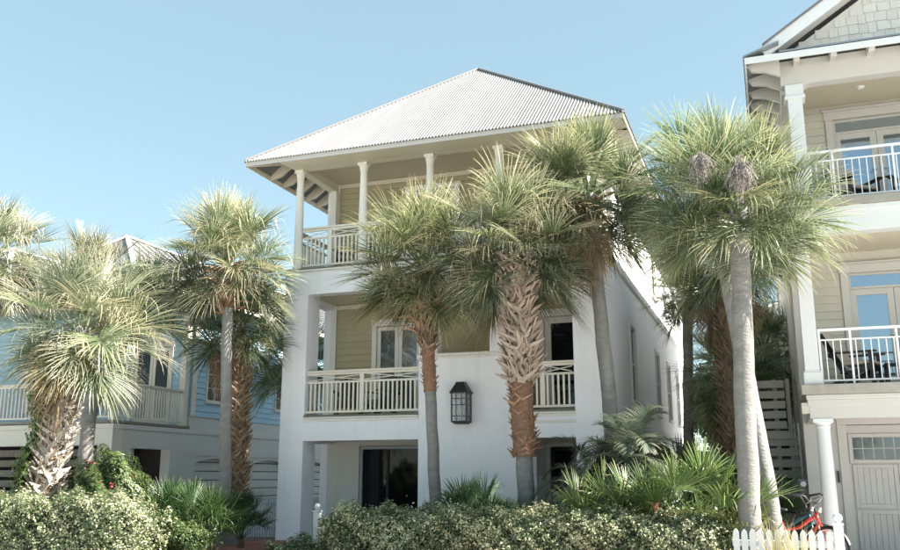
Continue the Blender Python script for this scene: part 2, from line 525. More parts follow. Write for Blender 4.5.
def balustrade(parent_name, label, mp, u0, u1, zt, zb, m, step=0.105, posts=(), cross=True, cat='railing', group=None, base=None):
    """timber railing: top rail, lower rails, crossing braces, each baluster"""
    x, y, z = mp((u0 + u1) / 2, 0, zb - 0.1)
    root = empty(parent_name, (x, y, zb - 0.1), label, cat, group)
    MB(mp).box(u0, u1, -0.06, 0.06, zt - 0.045, zt, 0.006).build('top_rail', m, root)
    MB(mp).box(u0, u1, -0.02, 0.02, zt - 0.10, zt - 0.046).build('under_rail', m, root)
    zs = zt - 0.24 if cross else zt - 0.1
    if cross:
        MB(mp).box(u0, u1, -0.022, 0.022, zs - 0.045, zs, 0.004).build('middle_rail', m, root)
    MB(mp).box(u0, u1, -0.025, 0.025, zb, zb + 0.05, 0.004).build('bottom_rail', m, root)
    ps = [u0 + 0.0] + list(posts) + [u1]
    for p in posts:
        MB(mp).box(p - 0.05, p + 0.05, -0.028, 0.034, zb + 0.051, zt - 0.101, 0.004).build('post', m, root)
    if cross:
        for a, b in zip(ps[:-1], ps[1:]):
            for (za, zb_, dd) in ((zs + 0.004, zt - 0.103, -0.008), (zt - 0.103, zs + 0.004, 0.008)):
                q = MB()
                P0 = Vector(mp(a + 0.05, dd, za + 0.012)); P1 = Vector(mp(b - 0.05, dd, zb_ - 0.012 if zb_ > za else zb_ + 0.012))
                q.beam(P0, P1, 0.014, 0.018)
                q.build('brace', m, root)
    bz1 = zs - 0.045 if cross else zt - 0.1
    me = None
    n = int((u1 - u0) / step)
    for i in range(1, n):
        u = u0 + (u1 - u0) * i / n
        if any(abs(u - p) < 0.075 for p in posts): continue
        MB(mp).box(u - 0.019, u + 0.019, -0.018, 0.018, zb + 0.05, bz1).build('baluster', m, root)
    return root

def metal_railing(name, label, mp, u0, u1, zt, zb, m, step=0.115, posts=(), group=None):
    x, y, z = mp((u0 + u1) / 2, 0, zb)
    root = empty(name, (x, y, zb - 0.05), label, 'railing', group)
    def bar(nm, a, b, z_, r): MB(mp).box(a, b, -r, r, z_ - r, z_ + r, 0.003).build(nm, m, root)
    bar('top_rail', u0, u1, zt - 0.022, 0.022); bar('middle_rail', u0, u1, zt - 0.19, 0.013); bar('bottom_rail', u0, u1, zb + 0.015, 0.014)
    for p in [u0 + 0.02, *posts, u1 - 0.02]:
        MB(mp).box(p - 0.017, p + 0.017, -0.017, 0.017, zb - 0.06, zt - 0.045).build('post', m, root)
    n = int((u1 - u0) / step)
    for i in range(1, n):
        u = u0 + (u1 - u0) * i / n
        if any(abs(u - p) < 0.04 for p in posts): continue
        MB(mp).box(u - 0.008, u + 0.008, -0.008, 0.008, zb + 0.029, zt - 0.203).build('baluster', m, root)
    return root

# ------------------------------------------------------------------ setting: ground
def sheet(name, m, x0, x1, y0, y1, z, n=1):
    mb = MB()
    for j in range(n + 1):
        for i in range(n + 1):
            mb.v.append((x0 + (x1 - x0) * i / n, y0 + (y1 - y0) * j / n, z))
    for j in range(n):
        for i in range(n):
            a = j * (n + 1) + i
            mb.f.append([a, a + 1, a + n + 2, a + n + 1])
    o = mb.build(name, m); o['kind'] = 'structure'
    return o
sheet('ground', M['sand'], -900, 900, -900, 900, 0.0)
sheet('garden_bed', M['soil'], -26, -0.3, 11.4, 17.9, 0.012)
sheet('side_yard', M['soil'], -3.05, 0.4, 17.9, 42, 0.012)
sheet('left_yard', M['soil'], -15.8, -10.5, 17.9, 42, 0.012)
sheet('driveway', M['drive'], 0.8, 9, 5.2, 17.75, 0.016)
sheet('road', M['asphalt'], -400, 400, -7.0, 3.0, 0.008)
sheet('pavement', M['drive'], -400, 400, 3.4, 5.2, 0.10)
k = MB().box(-400, 400, 3.0, 3.15, 0.0, 0.14).build('kerb', M['curb']); k['kind'] = 'structure'
k = MB().box(-400, 400, 3.15, 3.39, 0.0, 0.10).build('verge_strip', M['sand']); k['kind'] = 'structure'
# brick path
path = MB().box(-10.75, -9.2, 14.4, 17.95, -0.02, 0.014).build('brick_path', M['soil']); path['kind'] = 'structure'
bm_ = MB().box(-0.095, 0.095, -0.045, 0.045, 0, 0.035, 0.005).mesh('brick', M['brick'])
cnt = 0
for r_ in range(36):
    yy = 17.9 - r_ * 0.1
    for c_ in range(8):
        if cnt >= 290: break
        xx = -10.65 + c_ * 0.2 + (0.1 if r_ % 2 else 0)
        if xx > -9.25: continue
        o = bpy.data.objects.new('brick', bm_); COL.objects.link(o); o.parent = path
        o.location = (xx, yy, 0.012 + rnd.uniform(0, 0.004)); o.rotation_euler = (rnd.uniform(-.01, .01), rnd.uniform(-.01, .01), rnd.uniform(-.02, .02))
        g = rnd.uniform(0.8, 1.2); o.color = (g, g * rnd.uniform(0.9, 1.05), g, 1)
        cnt += 1

# ================================================================== MAIN HOUSE
XL, XR = -10.46, -3.10
YF, YB, YE = 18.0, 20.0, 37.0
house = empty('stucco_house', ((XL + XR) / 2, 27, 0), 'tall three storey pale stucco house with double balconies and corrugated hip roof', 'house')
f = FY(YF)
us = [XL, -9.86, -7.10, -6.68, -5.50, -5.08, -4.60, -3.70, XR]
zs = [0, 2.18, 2.66, 3.93, 5.51, 6.05]
ds = [-0.58, -0.30, 0.0]
def solid(i, j, k):
    pier = i in (0, 7)
    if k in (1, 4): return True if (j == 1 or pier) else False
    if pier: return True
    if j == 0: return False
    if k == 0: return i in (2, 3, 4, 5)
    if k == 2: return i in (2, 3, 4)
    if k == 3: return i in (2, 4)
    return False
gridwall('front_wall', M['stucco'], house, us, ds, zs, solid, f)
# parapet cap, lips of the two balcony slabs
MB(f).box(-7.13, -6.68, 0.0, 0.05, 3.885, 3.975, 0.006).box(-6.68, -5.50, -0.33, 0.05, 3.932, 3.995, 0.01).box(-5.50, -5.05, 0.0, 0.05, 3.885, 3.975, 0.006).box(-6.68, -5.50, 0.0, 0.028, 3.88, 3.93, 0.006).build('parapet_cap', M['trim'], house)
for (a, b) in ((-9.86, -7.10), (-5.08, -3.70)):
    MB(f).box(a, b, -0.30, 0.045, 2.662, 2.70, 0.004).build('slab_lip', M['trim'], house)
    MB(f).box(a, b, -1.95, 0.03, 2.703, 2.745, 0.004).build('deck_boards', M['deckwood'], house)
    MB(f).box(a, b, 0.0, 0.02, 2.60, 2.66, 0.004).build('slab_trim', M['trim'], house)
MB(f).box(-5.08, -3.70, 0.0, 0.03, 2.47, 2.53, 0.006).build('slab_trim', M['trim'], house)
MB(f).box(-7.10, -5.08, -1.95, -0.31, 2.703, 2.745, 0.004).build('deck_boards', M['deckwood'], house)
MB(f).box(XL - 0.03, XR + 0.03, -1.95, 0.05, 6.053, 6.10, 0.006).build('slab_lip', M['trim'], house)
MB(f).box(XL - 0.01, XR + 0.01, -1.95, 0.03, 6.103, 6.14, 0.004).build('deck_boards', M['deckwood'], house)
# porch ceilings (undersides of the slabs)
MB(f).box(XL + 0.3, XR - 0.3, -1.98, -0.302, 2.40, 2.64).build('porch_ceiling', M['ceiling'], house)
MB(f).box(XL + 0.3, XR - 0.3, -1.98, -0.302, 5.62, 6.04).build('porch_ceiling', M['ceiling'], house)
MB(f).box(XL + 0.2, XR - 0.2, -1.98, -0.2, 8.82, 8.86).build('porch_ceiling', M['ceiling'], house)
# porch side beams at the left
MB().box(XL, XL + 0.28, YF + 0.58, YB, 2.18, 2.66).build('side_beam', M['stucco'], house); MB().box(XL, XL + 0.28, YF + 0.58, YB, 5.51, 6.05).build('side_beam', M['stucco'], house)
# back wall of the porches
fb = FY(YB)
h2 = [(-9.0, -7.85, 2.74, 5.02), (-4.78, -3.75, 2.74, 5.02), (-8.15, -6.95, 6.14, 8.42), (-5.7, -4.5, 6.14, 8.42)]
h1 = [(-9.42, -7.3, 0.02, 2.13), (-4.70, -3.55, 0.02, 2.08)]
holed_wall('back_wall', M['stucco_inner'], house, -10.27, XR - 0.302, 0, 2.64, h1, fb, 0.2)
holed_wall('back_wall', M['olive'], house, -10.27, XR - 0.302, 2.642, 8.9, h2, fb, 0.2)
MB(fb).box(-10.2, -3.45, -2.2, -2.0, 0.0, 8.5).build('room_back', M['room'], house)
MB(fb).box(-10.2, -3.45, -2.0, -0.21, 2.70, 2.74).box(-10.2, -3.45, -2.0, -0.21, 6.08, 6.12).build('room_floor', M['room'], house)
siding(house, M['olive'], -10.1, XR - 0.302, 2.76, 5.6, [(-9.13, -7.72, 2.7, 5.16), (-4.91, -3.62, 2.7, 5.16)], fb)
siding(house, M['olive'], -10.1, XR - 0.302, 6.16, 8.8, [(-8.28, -6.82, 6.1, 8.56), (-5.83, -4.37, 6.1, 8.56)], fb)
for (z0, z1) in ((2.745, 5.61), (6.142, 8.818)):
    MB(fb).box(-10.27, -10.11, 0.0, 0.04, z0, z1, 0.004).build('corner_board', M['trim'], house)
MB(fb).box(-10.1, -3.42, 0.026, 0.06, 8.70, 8.81, 0.006).build('frieze_board', M['cream'], house)
MB(fb).box(-10.1, -3.42, 0.026, 0.06, 5.50, 5.61, 0.006).build('frieze_board', M['cream'], house)
def casing(u0, u1, z0, z1, mp, parent, m, w=0.12, head=0.14):
    MB(mp).box(u0 - w, u0, 0, 0.05, z0, z1, 0.005).box(u1, u1 + w, 0, 0.05, z0, z1, 0.005).box(u0 - w - 0.02, u1 + w + 0.02, 0, 0.055, z1, z1 + head, 0.006).box(u0 - w - 0.04, u1 + w + 0.04, 0, 0.08, z1 + head, z1 + head + 0.03, 0.006).build('door_casing', m, parent)
casing(-9.0, -7.85, 2.745, 5.02, fb, house, M['trim'])
door(house, fb, -8.995, -8.43, 2.76, 5.01, M['trim'], M['glass_clear'], stile=0.095, handle='r')
door(house, fb, -8.425, -7.855, 2.76, 5.01, M['trim'], M['glass_clear'], stile=0.095, handle='l')
casing(-4.78, -3.75, 2.745, 5.02, fb, house, M['trim'])
door(house, fb, -4.775, -3.755, 2.76, 5.01, M['trim'], M['glass_dark'], stile=0.15, handle='l')
casing(-8.15, -6.95, 6.145, 8.42, fb, house, M['trim'], head=0.1)
door(house, fb, -8.145, -7.555, 6.15, 8.41, M['trim'], M['glass_clear'], stile=0.1, handle='r')
door(house, fb, -7.545, -6.955, 6.15, 8.41, M['trim'], M['glass_clear'], stile=0.1, handle='l')
casing(-5.7, -4.5, 6.145, 8.42, fb, house, M['trim'], head=0.1)
door(house, fb, -5.695, -5.105, 6.15, 8.41, M['trim'], M['glass_dark'], stile=0.1, handle='r')
door(house, fb, -5.095, -4.505, 6.15, 8.41, M['trim'], M['glass_dark'], stile=0.1, handle='l')
# ground floor glazing, dark, with a grey frame
fr = MB(fb); frame(fr, -9.42, -7.3, 0.03, 2.12, 0.07, -0.12, -0.04, True)
fo = fr.build('door', M['grayfence'], house)
for (a, b) in ((-9.35, -8.72), (-8.66, -7.37)):
    MB(fb).box(a, b, -0.095, -0.085, 0.10, 2.05).build('pane', M['glass_dark'], fo)
MB(fb).box(-8.72, -8.66, -0.11, -0.05, 0.10, 2.05).build('mullion', M['black'], fo)
casing(-4.70, -3.55, 0.02, 2.06, fb, house, M['trim'], w=0.09, head=0.06)
door(house, fb, -4.695, -3.56, 0.03, 2.05, M['black'], M['glass_dark'], stile=0.07, bot=0.15)
MB(fb).box(-4.98, -4.86, 0.0, 0.02, 1.25, 1.42, 0.004).build('door_plaque', M['trim'], house)
# right and left outer walls
wins = [(21.9, 22.75), (27.0, 27.85), (30.1, 30.95), (33.1, 33.9), (35.0, 35.8)]
holes = [(a, b, 3.2, 5.04) for a, b in wins] + [(a, b, 0.6, 1.9) for a, b in wins[1:4]]
holes3 = [(a, b, 6.75, 8.25) for a, b in wins]
fx = FX(XR)
holed_wall('side_wall', M['stucco'], house, YF + 0.582, YE, 0, 6.05, holes, fx, 0.3)
holed_wall('side_wall', M['stucco'], house, YB, YE, 6.145, 9.0, holes3, fx, 0.28)
MB(fx).box(YF + 2.0, YE, -0.3, 0.06, 6.052, 6.143, 0.01).build('side_ledge', M['stucco'], house)
for (a, b, c, d) in holes + holes3:
    window(house, fx, a, b, c, d, M['trim'], M['glass_dark'], d=-0.05, nu=2, nz=2, casing=0.08)
fxl = lambda u, d, z: (XL - d, u, z)
lw = [(21.9, 22.75, 3.2, 5.04), (26, 26.9, 3.2, 5.04), (30.1, 30.95, 3.2, 5.04)]
holed_wall('side_wall', M['stucco'], house, YB - 0.002, YE, 0, 9.0, lw, fxl, 0.19)
for (a, b, c, d) in lw: window(house, fxl, a, b, c, d, M['trim'], M['glass_dark'], d=-0.10, casing=0)
MB().box(XL + 0.2, XR - 0.3, YE - 0.2, YE - 0.002, 0, 9.0).build('rear_wall', M['stucco'], house)
# third floor columns with flared capitals
colx = [-10.24, -8.57, -6.91, -5.27, -3.36]
for cx_ in colx:
    c = MB().lathe(cx_, YF + 0.13, [(6.142, 0.115), (6.25, 0.115), (6.26, 0.105), (7.3, 0.10), (8.36, 0.082)], 20)
    co_ = c.build('column', M['trim'], house, smooth=False)
    MB().box(cx_ - 0.115, cx_ + 0.115, YF + 0.015, YF + 0.245, 8.52, 8.60, 0.006).lathe(cx_, YF + 0.13, [(8.36, 0.083), (8.52, 0.11)], 20).build('capital', M['trim'], co_)
for (px_, py_) in ((-10.2, YB - 0.14), (-3.3, YB - 0.14)):
    MB().box(px_ - 0.08, px_ + 0.08, py_ - 0.08, py_ + 0.08, 6.142, 8.60, 0.006).build('column', M['trim'], house)
# porch beam under the roof, side beams
MB().box(XL + 0.1, XR - 0.1, YF + 0.03, YF + 0.23, 8.602, 8.95, 0.005).build('roof_beam', M['cream'], house)
MB().box(XL + 0.1, XL + 0.3, YF + 0.232, YB, 8.602, 8.95, 0.005).build('roof_beam', M['cream'], house)
MB().box(XR - 0.3, XR - 0.1, YF + 0.232, YB, 8.602, 8.95, 0.005).build('roof_beam', M['cream'], house)
# roof
EX0, EX1, EY0, EY1, EZ = -11.22, -2.36, 17.2, 37.8, 8.66
AX, AY0, AY1, AZ = -6.79, 21.46, 33.5, 12.22
kf, ks = (AZ - EZ) / (AY0 - EY0), (AZ - EZ) / (AX - EX0)
def corr_sheets(axis, lo, hi, zfun, lim, parent, m, per=0.076, amp=0.015, sheet_w=0.608, th=0.006):
    """corrugated sheets: one object per sheet; waves run up the slope"""
    n = int(round((hi - lo) / sheet_w)); w = (hi - lo) / n
    for s_ in range(n):
        a, b = lo + s_ * w, lo + (s_ + 1) * w
        sm = int(8 * 6)
        mb = MB()
        for i in range(sm + 1):
            t = a + (b - a) * i / sm
            wv = amp * math.sin(2 * math.pi * (t - lo) / per) + rnd.uniform(-0.0006, 0.0006)
            s0, s1 = lim(t)
            for q in (s0, s1):
                x, y = (t, q) if axis == 'x' else (q, t)
                mb.v.append((x, y, zfun(x, y) + wv))
                mb.v.append((x, y, zfun(x, y) + wv - th))
        for i in range(sm):
            k_ = i * 4
            mb.f += [[k_, k_ + 4, k_ + 6, k_ + 2], [k_ + 1, k_ + 3, k_ + 7, k_ + 5], [k_, k_ + 1, k_ + 5, k_ + 4], [k_ + 2, k_ + 6, k_ + 7, k_ + 3]]
        mb.build('roof_sheet', m, parent, smooth=False)
zf = lambda x, y: EZ + (y - EY0) * kf
zl = lambda x, y: EZ + (x - EX0) * ks
zr = lambda x, y: EZ + (EX1 - x) * ks
def lim_front(x):
    t = (x - EX0) / (AX - EX0) if x < AX else (EX1 - x) / (EX1 - AX)
    return EY0 - 0.03, EY0 + t * (AY0 - EY0)
def lim_side(sgn):
    def g(y):
        if y < AY0: t = (y - EY0) / (AY0 - EY0)
        elif y > AY1: t = (EY1 - y) / (EY1 - AY1)
        else: t = 1
        return (EX0 - 0.03, EX0 + t * (AX - EX0)) if sgn < 0 else (EX1 + 0.03, EX1 - t * (EX1 - AX))
    return g
corr_sheets('x', EX0, EX1, zf, lim_front, house, M['tin'])
corr_sheets('y', EY0, EY1, zr, lim_side(1), house, M['tin'])
corr_sheets('y', EY0, EY1, zl, lim_side(-1), house, M['tin'])
rb = MB(); rb.v = [(EX0, EY1, EZ), (EX1, EY1, EZ), (AX, AY1, AZ)]; rb.f = [[0, 1, 2]]; rb.build('roof_slope', M['tin'], house)
hp = MB()
for (p, q) in (((EX0, EY0, EZ), (AX, AY0, AZ)), ((EX1, EY0, EZ), (AX, AY0, AZ)), ((AX, AY0, AZ), (AX, AY1, AZ)), ((EX0, EY1, EZ), (AX, AY1, AZ)), ((EX1, EY1, EZ), (AX, AY1, AZ))):
    p = Vector(p) + Vector((0, 0, 0.02)); q = Vector(q) + Vector((0, 0, 0.02))
    m_ = MB().tube([p, q], 0.035, 8); m_.build('ridge_cap', M['tin'], house)
# eaves: fascia boards, front soffit, rafters on the open left side
MB().box(EX0 + 0.03, EX1 - 0.03, EY0 + 0.02, EY0 + 0.05, 8.53, 8.645, 0.004).build('fascia', M['rcream'], house)
MB().box(EX0 + 0.0, EX0 + 0.03, EY0 + 0.02, EY1 - 0.1, 8.53, 8.645, 0.004).build('fascia', M['cream'], house)
MB().box(EX1 - 0.03, EX1, EY0 + 0.02, EY1 - 0.1, 8.53, 8.645, 0.004).build('fascia', M['cream'], house)
MB().prism([(EY0 + 0.052, 8.54), (YF + 0.02, 8.60), (YF + 0.02, 8.64), (EY0 + 0.052, 8.56)], XL + 0.12, EX1 - 0.05, 'x').build('soffit', M['cream'], house)
MB().prism([(EX1 - 0.035, 8.54), (XR - 0.02, 8.60), (XR - 0.02, 8.64), (EX1 - 0.035, 8.56)], YF, EY1 - 0.3, 'y').build('soffit', M['cream'], house)
for i in range(32):
    y = EY0 + 0.55 + i * 0.6
    if y > EY1 - 0.4: break
    if i == 0: continue
    MB().prism([(EX0 + 0.035, 8.54), (EX0 + 0.3, 8.60), (XL + 0.098, 9.02), (XL + 0.098, EZ + (XL + 0.098 - EX0) * ks - 0.03), (EX0 + 0.035, EZ + 0.03 - 0.035)], y - 0.035, y + 0.035, 'y').build('rafter', M['cream'], house)
MB().beam((EX0 + 0.06, EY0 + 0.06, 8.57), (XL + 0.12, YF + 0.05, 8.82), 0.06, 0.10).build('rafter', M['cream'], house)
# interior mass so light does not leak through the upper storey
MB().box(XL + 0.3, XR - 0.35, YB + 0.25, YE - 0.3, 8.9, 8.98).build('attic_floor', M['room'], house)

# balcony railings (things of their own)
balustrade('balcony_railing', 'cream timber railing with crossed braces on the wide second floor balcony left of the lantern', f and (lambda u, d, z: (u, YF + 0.09 - d, z)), -9.85, -7.11, 3.74, 2.79, M['rail'], posts=(-8.48,), group='timber balcony railings of the stucco house')
balustrade('balcony_railing', 'short cream timber railing of the narrow second floor balcony behind the stout palm', (lambda u, d, z: (u, YF + 0.09 - d, z)), -5.07, -3.71, 3.74, 2.79, M['rail'], posts=(-4.38,), group='timber balcony railings of the stucco house')
balustrade('balcony_railing', 'long white timber railing along the top floor porch under the roof', (lambda u, d, z: (u, YF + 0.13 - d, z)), -10.10, -3.45, 7.15, 6.20, M['rail'], posts=(-9.4, -8.57, -7.75, -6.91, -6.1, -5.27, -4.4), group='timber balcony railings of the stucco house')
balustrade('balcony_railing', 'cream railing closing the right end of the top floor porch above the side wall', (lambda u, d, z: (XR - 0.10 + d, u, z)), YF + 0.3, YB - 0.25, 7.15, 6.20, M['rail'], group='timber balcony railings of the stucco house')
balustrade('balcony_railing', 'cream railing closing the left end of the top floor porch against the sky', (lambda u, d, z: (XL + 0.12 + d, u, z)), YF + 0.3, YB - 0.25, 7.15, 6.20, M['rail'], group='timber balcony railings of the stucco house')

# lantern on the blank bay
def lantern():
    x, y, z = -6.06, 17.80, 2.50
    L = empty('wall_lantern', (x, YF, z), 'big black four sided lantern with peaked hood on the blank stucco bay', 'lantern')
    MB().box(x - 0.17, x + 0.17, y - 0.17, y + 0.17, z, z + 0.03, 0.004).box(x - 0.13, x + 0.13, y - 0.13, y + 0.13, z - 0.03, z).build('base_plate', M['black'], L)
    c = MB()
    for sx in (-1, 1):
        for sy in (-1, 1):
            c.box(x + sx * 0.16 - 0.012, x + sx * 0.16 + 0.012, y + sy * 0.16 - 0.012, y + sy * 0.16 + 0.012, z + 0.03, z + 0.60)
    c.build('corner_bars', M['black'], L)
    g = MB()
    for s in (-0.06, 0.06):
        for yy in (y - 0.165, y + 0.165): g.box(x + s - 0.005, x + s + 0.005, yy - 0.005, yy + 0.005, z + 0.03, z + 0.60)
        for xx in (x - 0.165, x + 0.165): g.box(xx - 0.005, xx + 0.005, y + s - 0.005, y + s + 0.005, z + 0.03, z + 0.60)
    for zz in (0.13, 0.36, 0.49):
        for yy in (y - 0.165, y + 0.165): g.box(x - 0.15, x + 0.15, yy - 0.006, yy + 0.006, z + zz - 0.006, z + zz + 0.006)
        for xx in (x - 0.165, x + 0.165): g.box(xx - 0.006, xx + 0.006, y - 0.15, y + 0.15, z + zz - 0.006, z + zz + 0.006)
    g.build('glazing_bars', M['black'], L)
    gm = M['lantern_glass']
    for (a, b, c_, d) in ((x - 0.148, x + 0.148, y - 0.155, y - 0.151), (x - 0.148, x + 0.148, y + 0.151, y + 0.155), (x - 0.155, x - 0.151, y - 0.148, y + 0.148), (x + 0.151, x + 0.155, y - 0.148, y + 0.148)):
        MB().box(a, b, c_, d, z + 0.03, z + 0.60).build('pane', gm, L)
    h = MB()
    h.box(x - 0.20, x + 0.20, y - 0.19, y + 0.19, z + 0.60, z + 0.64, 0.005)
    n = len(h.v)
    for (zz, s) in ((0.64, 0.185), (0.80, 0.10), (0.80, 0.10), (0.84, 0.09)):
        for a, b in ((-1, -1), (1, -1), (1, 1), (-1, 1)): h.v.append((x + a * s, y + b * s, z + zz))
    for q in (0, 2):
        for i in range(4): h.f.append([n + q * 4 + i, n + q * 4 + (i + 1) % 4, n + (q + 1) * 4 + (i + 1) % 4, n + (q + 1) * 4 + i])
    h.f.append([n + 12, n + 13, n + 14, n + 15])
    h.build('hood', M['black'], L)
    MB().lathe(x, y, [(z + 0.03, 0.03), (z + 0.16, 0.03)], 10).lathe(x - 0.0, y, [(z + 0.16, 0.02), (z + 0.30, 0.022), (z + 0.34, 0.005)], 10).build('candle', M['lamp'], L)
    MB().box(x - 0.09, x + 0.09, YF - 0.03, YF - 0.001, z + 0.1, z + 0.5, 0.004).box(x - 0.02, x + 0.02, y + 0.16, YF - 0.03, z + 0.08, z + 0.12).box(x - 0.02, x + 0.02, y + 0.16, YF - 0.03, z + 0.615, z + 0.655).build('wall_bracket', M['black'], L)
lg = bpy.data.materials.new('lantern_glass'); lg.use_nodes = True
_b = lg.node_tree.nodes['Principled BSDF']; _b.inputs['Base Color'].default_value = (0.9, 0.93, 0.95, 1); _b.inputs['Roughness'].default_value = 0.05
_t = lg.node_tree.nodes.new('ShaderNodeBsdfTransparent'); _m = lg.node_tree.nodes.new('ShaderNodeMixShader'); _m.inputs[0].default_value = 0.25
lg.node_tree.links.new(_t.outputs[0], _m.inputs[1]); lg.node_tree.links.new(_b.outputs[0], _m.inputs[2]); lg.node_tree.links.new(_m.outputs[0], lg.node_tree.nodes['Material Output'].inputs[0])
M['lantern_glass'] = lg
lantern()

# ================================================================== RIGHT HOUSE
GY, GB = 16.0, 17.8
gx1 = 8.6
rh = empty('beige_house', (4.6, 22, 0), 'tall beige house with garage, white balconies and shingled gable at the right edge', 'house')
f = FY(GY); fb = FY(GB)
# garage storey
MB(f).box(0.56, gx1, -1.79, 0.0, 0.0, 0.02).build('porch_floor', M['drive'], rh)
holed_wall('garage_wall', M['garage'], rh, 0.56, gx1, 0, 2.7, [(1.27, 4.35, 0.0, 2.32), (4.85, 7.93, 0.0, 2.32)], fb, 0.25)
def garage_door(u0, u1):
    z1 = 2.31
    mb = MB(fb).box(u0, u1, -0.16, -0.12, 0.03, z1); o = mb.build('garage_door', M['garage'], rh)
    secs = [(0.05, 0.83), (0.86, 1.62)]
    n = 4
    w = (u1 - u0 - 0.1) / n
    for (a, b) in secs:
        for i in range(n):
            p0, p1 = u0 + 0.05 + i * w + 0.04, u0 + 0.05 + (i + 1) * w - 0.04
            fm = MB(fb); frame(fm, p0 - 0.035, p1 + 0.035, a, b, 0.07, -0.119, -0.095); fm.build('panel_frame', M['garage'], o)
            m_ = 6
            for j in range(m_):
                q0 = p0 + 0.036 + (p1 - p0 - 0.072) * j / m_; q1 = p0 + 0.036 + (p1 - p0 - 0.072) * (j + 1) / m_
                MB(fb).box(q0 + 0.004, q1 - 0.004, -0.119, -0.108, a + 0.071, b - 0.071, 0.002).build('slat', M['garage'], o)
    for g in range(2):
        a, b = u0 + 0.07 + g * (u1 - u0) / 2, u0 + (g + 1) * (u1 - u0) / 2 - 0.07
        fm = MB(fb); frame(fm, a - 0.05, b + 0.05, 1.64, 2.16, 0.06, -0.119, -0.09); fm.build('panel_frame', M['garage'], o)
        nn = 8
        for i in range(nn):
            for k in range(2):
                q0, q1 = a + 0.015 + (b - a - 0.03) * i / nn, a + 0.015 + (b - a - 0.03) * (i + 1) / nn
                za, zb = (1.705, 1.895) if k == 0 else (1.90, 2.095)
                MB(fb).box(q0 + 0.009, q1 - 0.009, -0.119, -0.112, za + 0.006, zb - 0.006).build('pane', M['glass_clear'], o)
garage_door(1.275, 4.345); garage_door(4.855, 7.925)
for (a, b) in ((1.27, 4.35), (4.85, 7.93)):
    MB(fb).box(a - 0.15, a, 0, 0.03, 0.02, 2.32, 0.004).box(b, b + 0.15, 0, 0.03, 0.02, 2.32, 0.004).box(a - 0.15, b + 0.15, 0, 0.035, 2.32, 2.45, 0.004).build('door_casing', M['rcream'], rh)
MB(fb).box(1.06, 1.09, 0.0, 0.06, 1.3, 1.5).build('door_hook', M['black'], rh)
for cx_ in (0.81, 4.6, 8.3):
    c = MB().lathe(cx_, GY + 0.14, [(0.061, 0.14), (0.12, 0.14), (0.13, 0.125), (0.9, 0.122), (2.18, 0.105), (2.19, 0.118), (2.22, 0.118), (2.225, 0.105)], 26).build('column', M['white'], rh)
    MB().box(cx_ - 0.155, cx_ + 0.155, GY - 0.015, GY + 0.295, 2.27, 2.335, 0.006).lathe(cx_, GY + 0.14, [(2.225, 0.105), (2.27, 0.145)], 26).build('capital', M['white'], c)
    MB().box(cx_ - 0.17, cx_ + 0.17, GY - 0.03, GY + 0.31, 0.0205, 0.06, 0.004).build('plinth', M['white'], c)
# ground-floor beam with mouldings and return
MB(f).box(0.62, gx1, -0.28, 0.0, 2.337, 2.72, 0.003).build('beam', M['rcream'], rh)
MB(f).box(0.60, gx1, 0.0, 0.025, 2.53, 2.64, 0.006).box(0.58, gx1, 0.0, 0.06, 2.64, 2.722, 0.012).build('moulding', M['rcream'], rh)
MB().box(0.62, 0.86, GY + 0.28, GB, 2.337, 2.72).build('beam', M['beige'], rh)
MB().box(0.50, 0.62, GY + 0.0, GY + 0.30, 2.42, 2.60, 0.01).build('gutter_end', M['beige'], rh)
MB().box(0.86, gx1, GY + 0.28, GB, 2.55, 2.70).build('porch_ceiling', M['rcream'], rh)
MB(f).box(0.52, gx1, -1.79, 0.10, 2.725, 2.885, 0.006).build('deck_slab', M['concrete'], rh)
# second floor
hs2 = [(1.55, 3.05, 2.89, 5.10), (4.6, 6.1, 2.89, 5.10)]
hs3 = [(1.55, 3.05, 6.05, 8.14), (4.6, 6.1, 6.05, 8.14)]
holed_wall('porch_back_wall', M['beige'], rh, 0.56, gx1, 2.702, 8.5, hs2 + hs3, fb, 0.2)
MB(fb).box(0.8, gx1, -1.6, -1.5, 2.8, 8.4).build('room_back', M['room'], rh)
siding(rh, M['beige'], 0.72, gx1, 2.9, 5.45, [(1.40, 3.20, 2.8, 5.36), (4.45, 6.25, 2.8, 5.36)], fb, 0.15)
siding(rh, M['beige'], 0.72, gx1, 6.06, 8.40, [(1.40, 3.20, 6, 8.32), (4.45, 6.25, 6, 8.32)], fb, 0.15)
for (z0, z1) in ((2.89, 5.46), (6.05, 8.42)):
    MB(fb).box(0.56, 0.715, 0.0, 0.04, z0, z1, 0.004).build('corner_board', M['rcream'], rh)
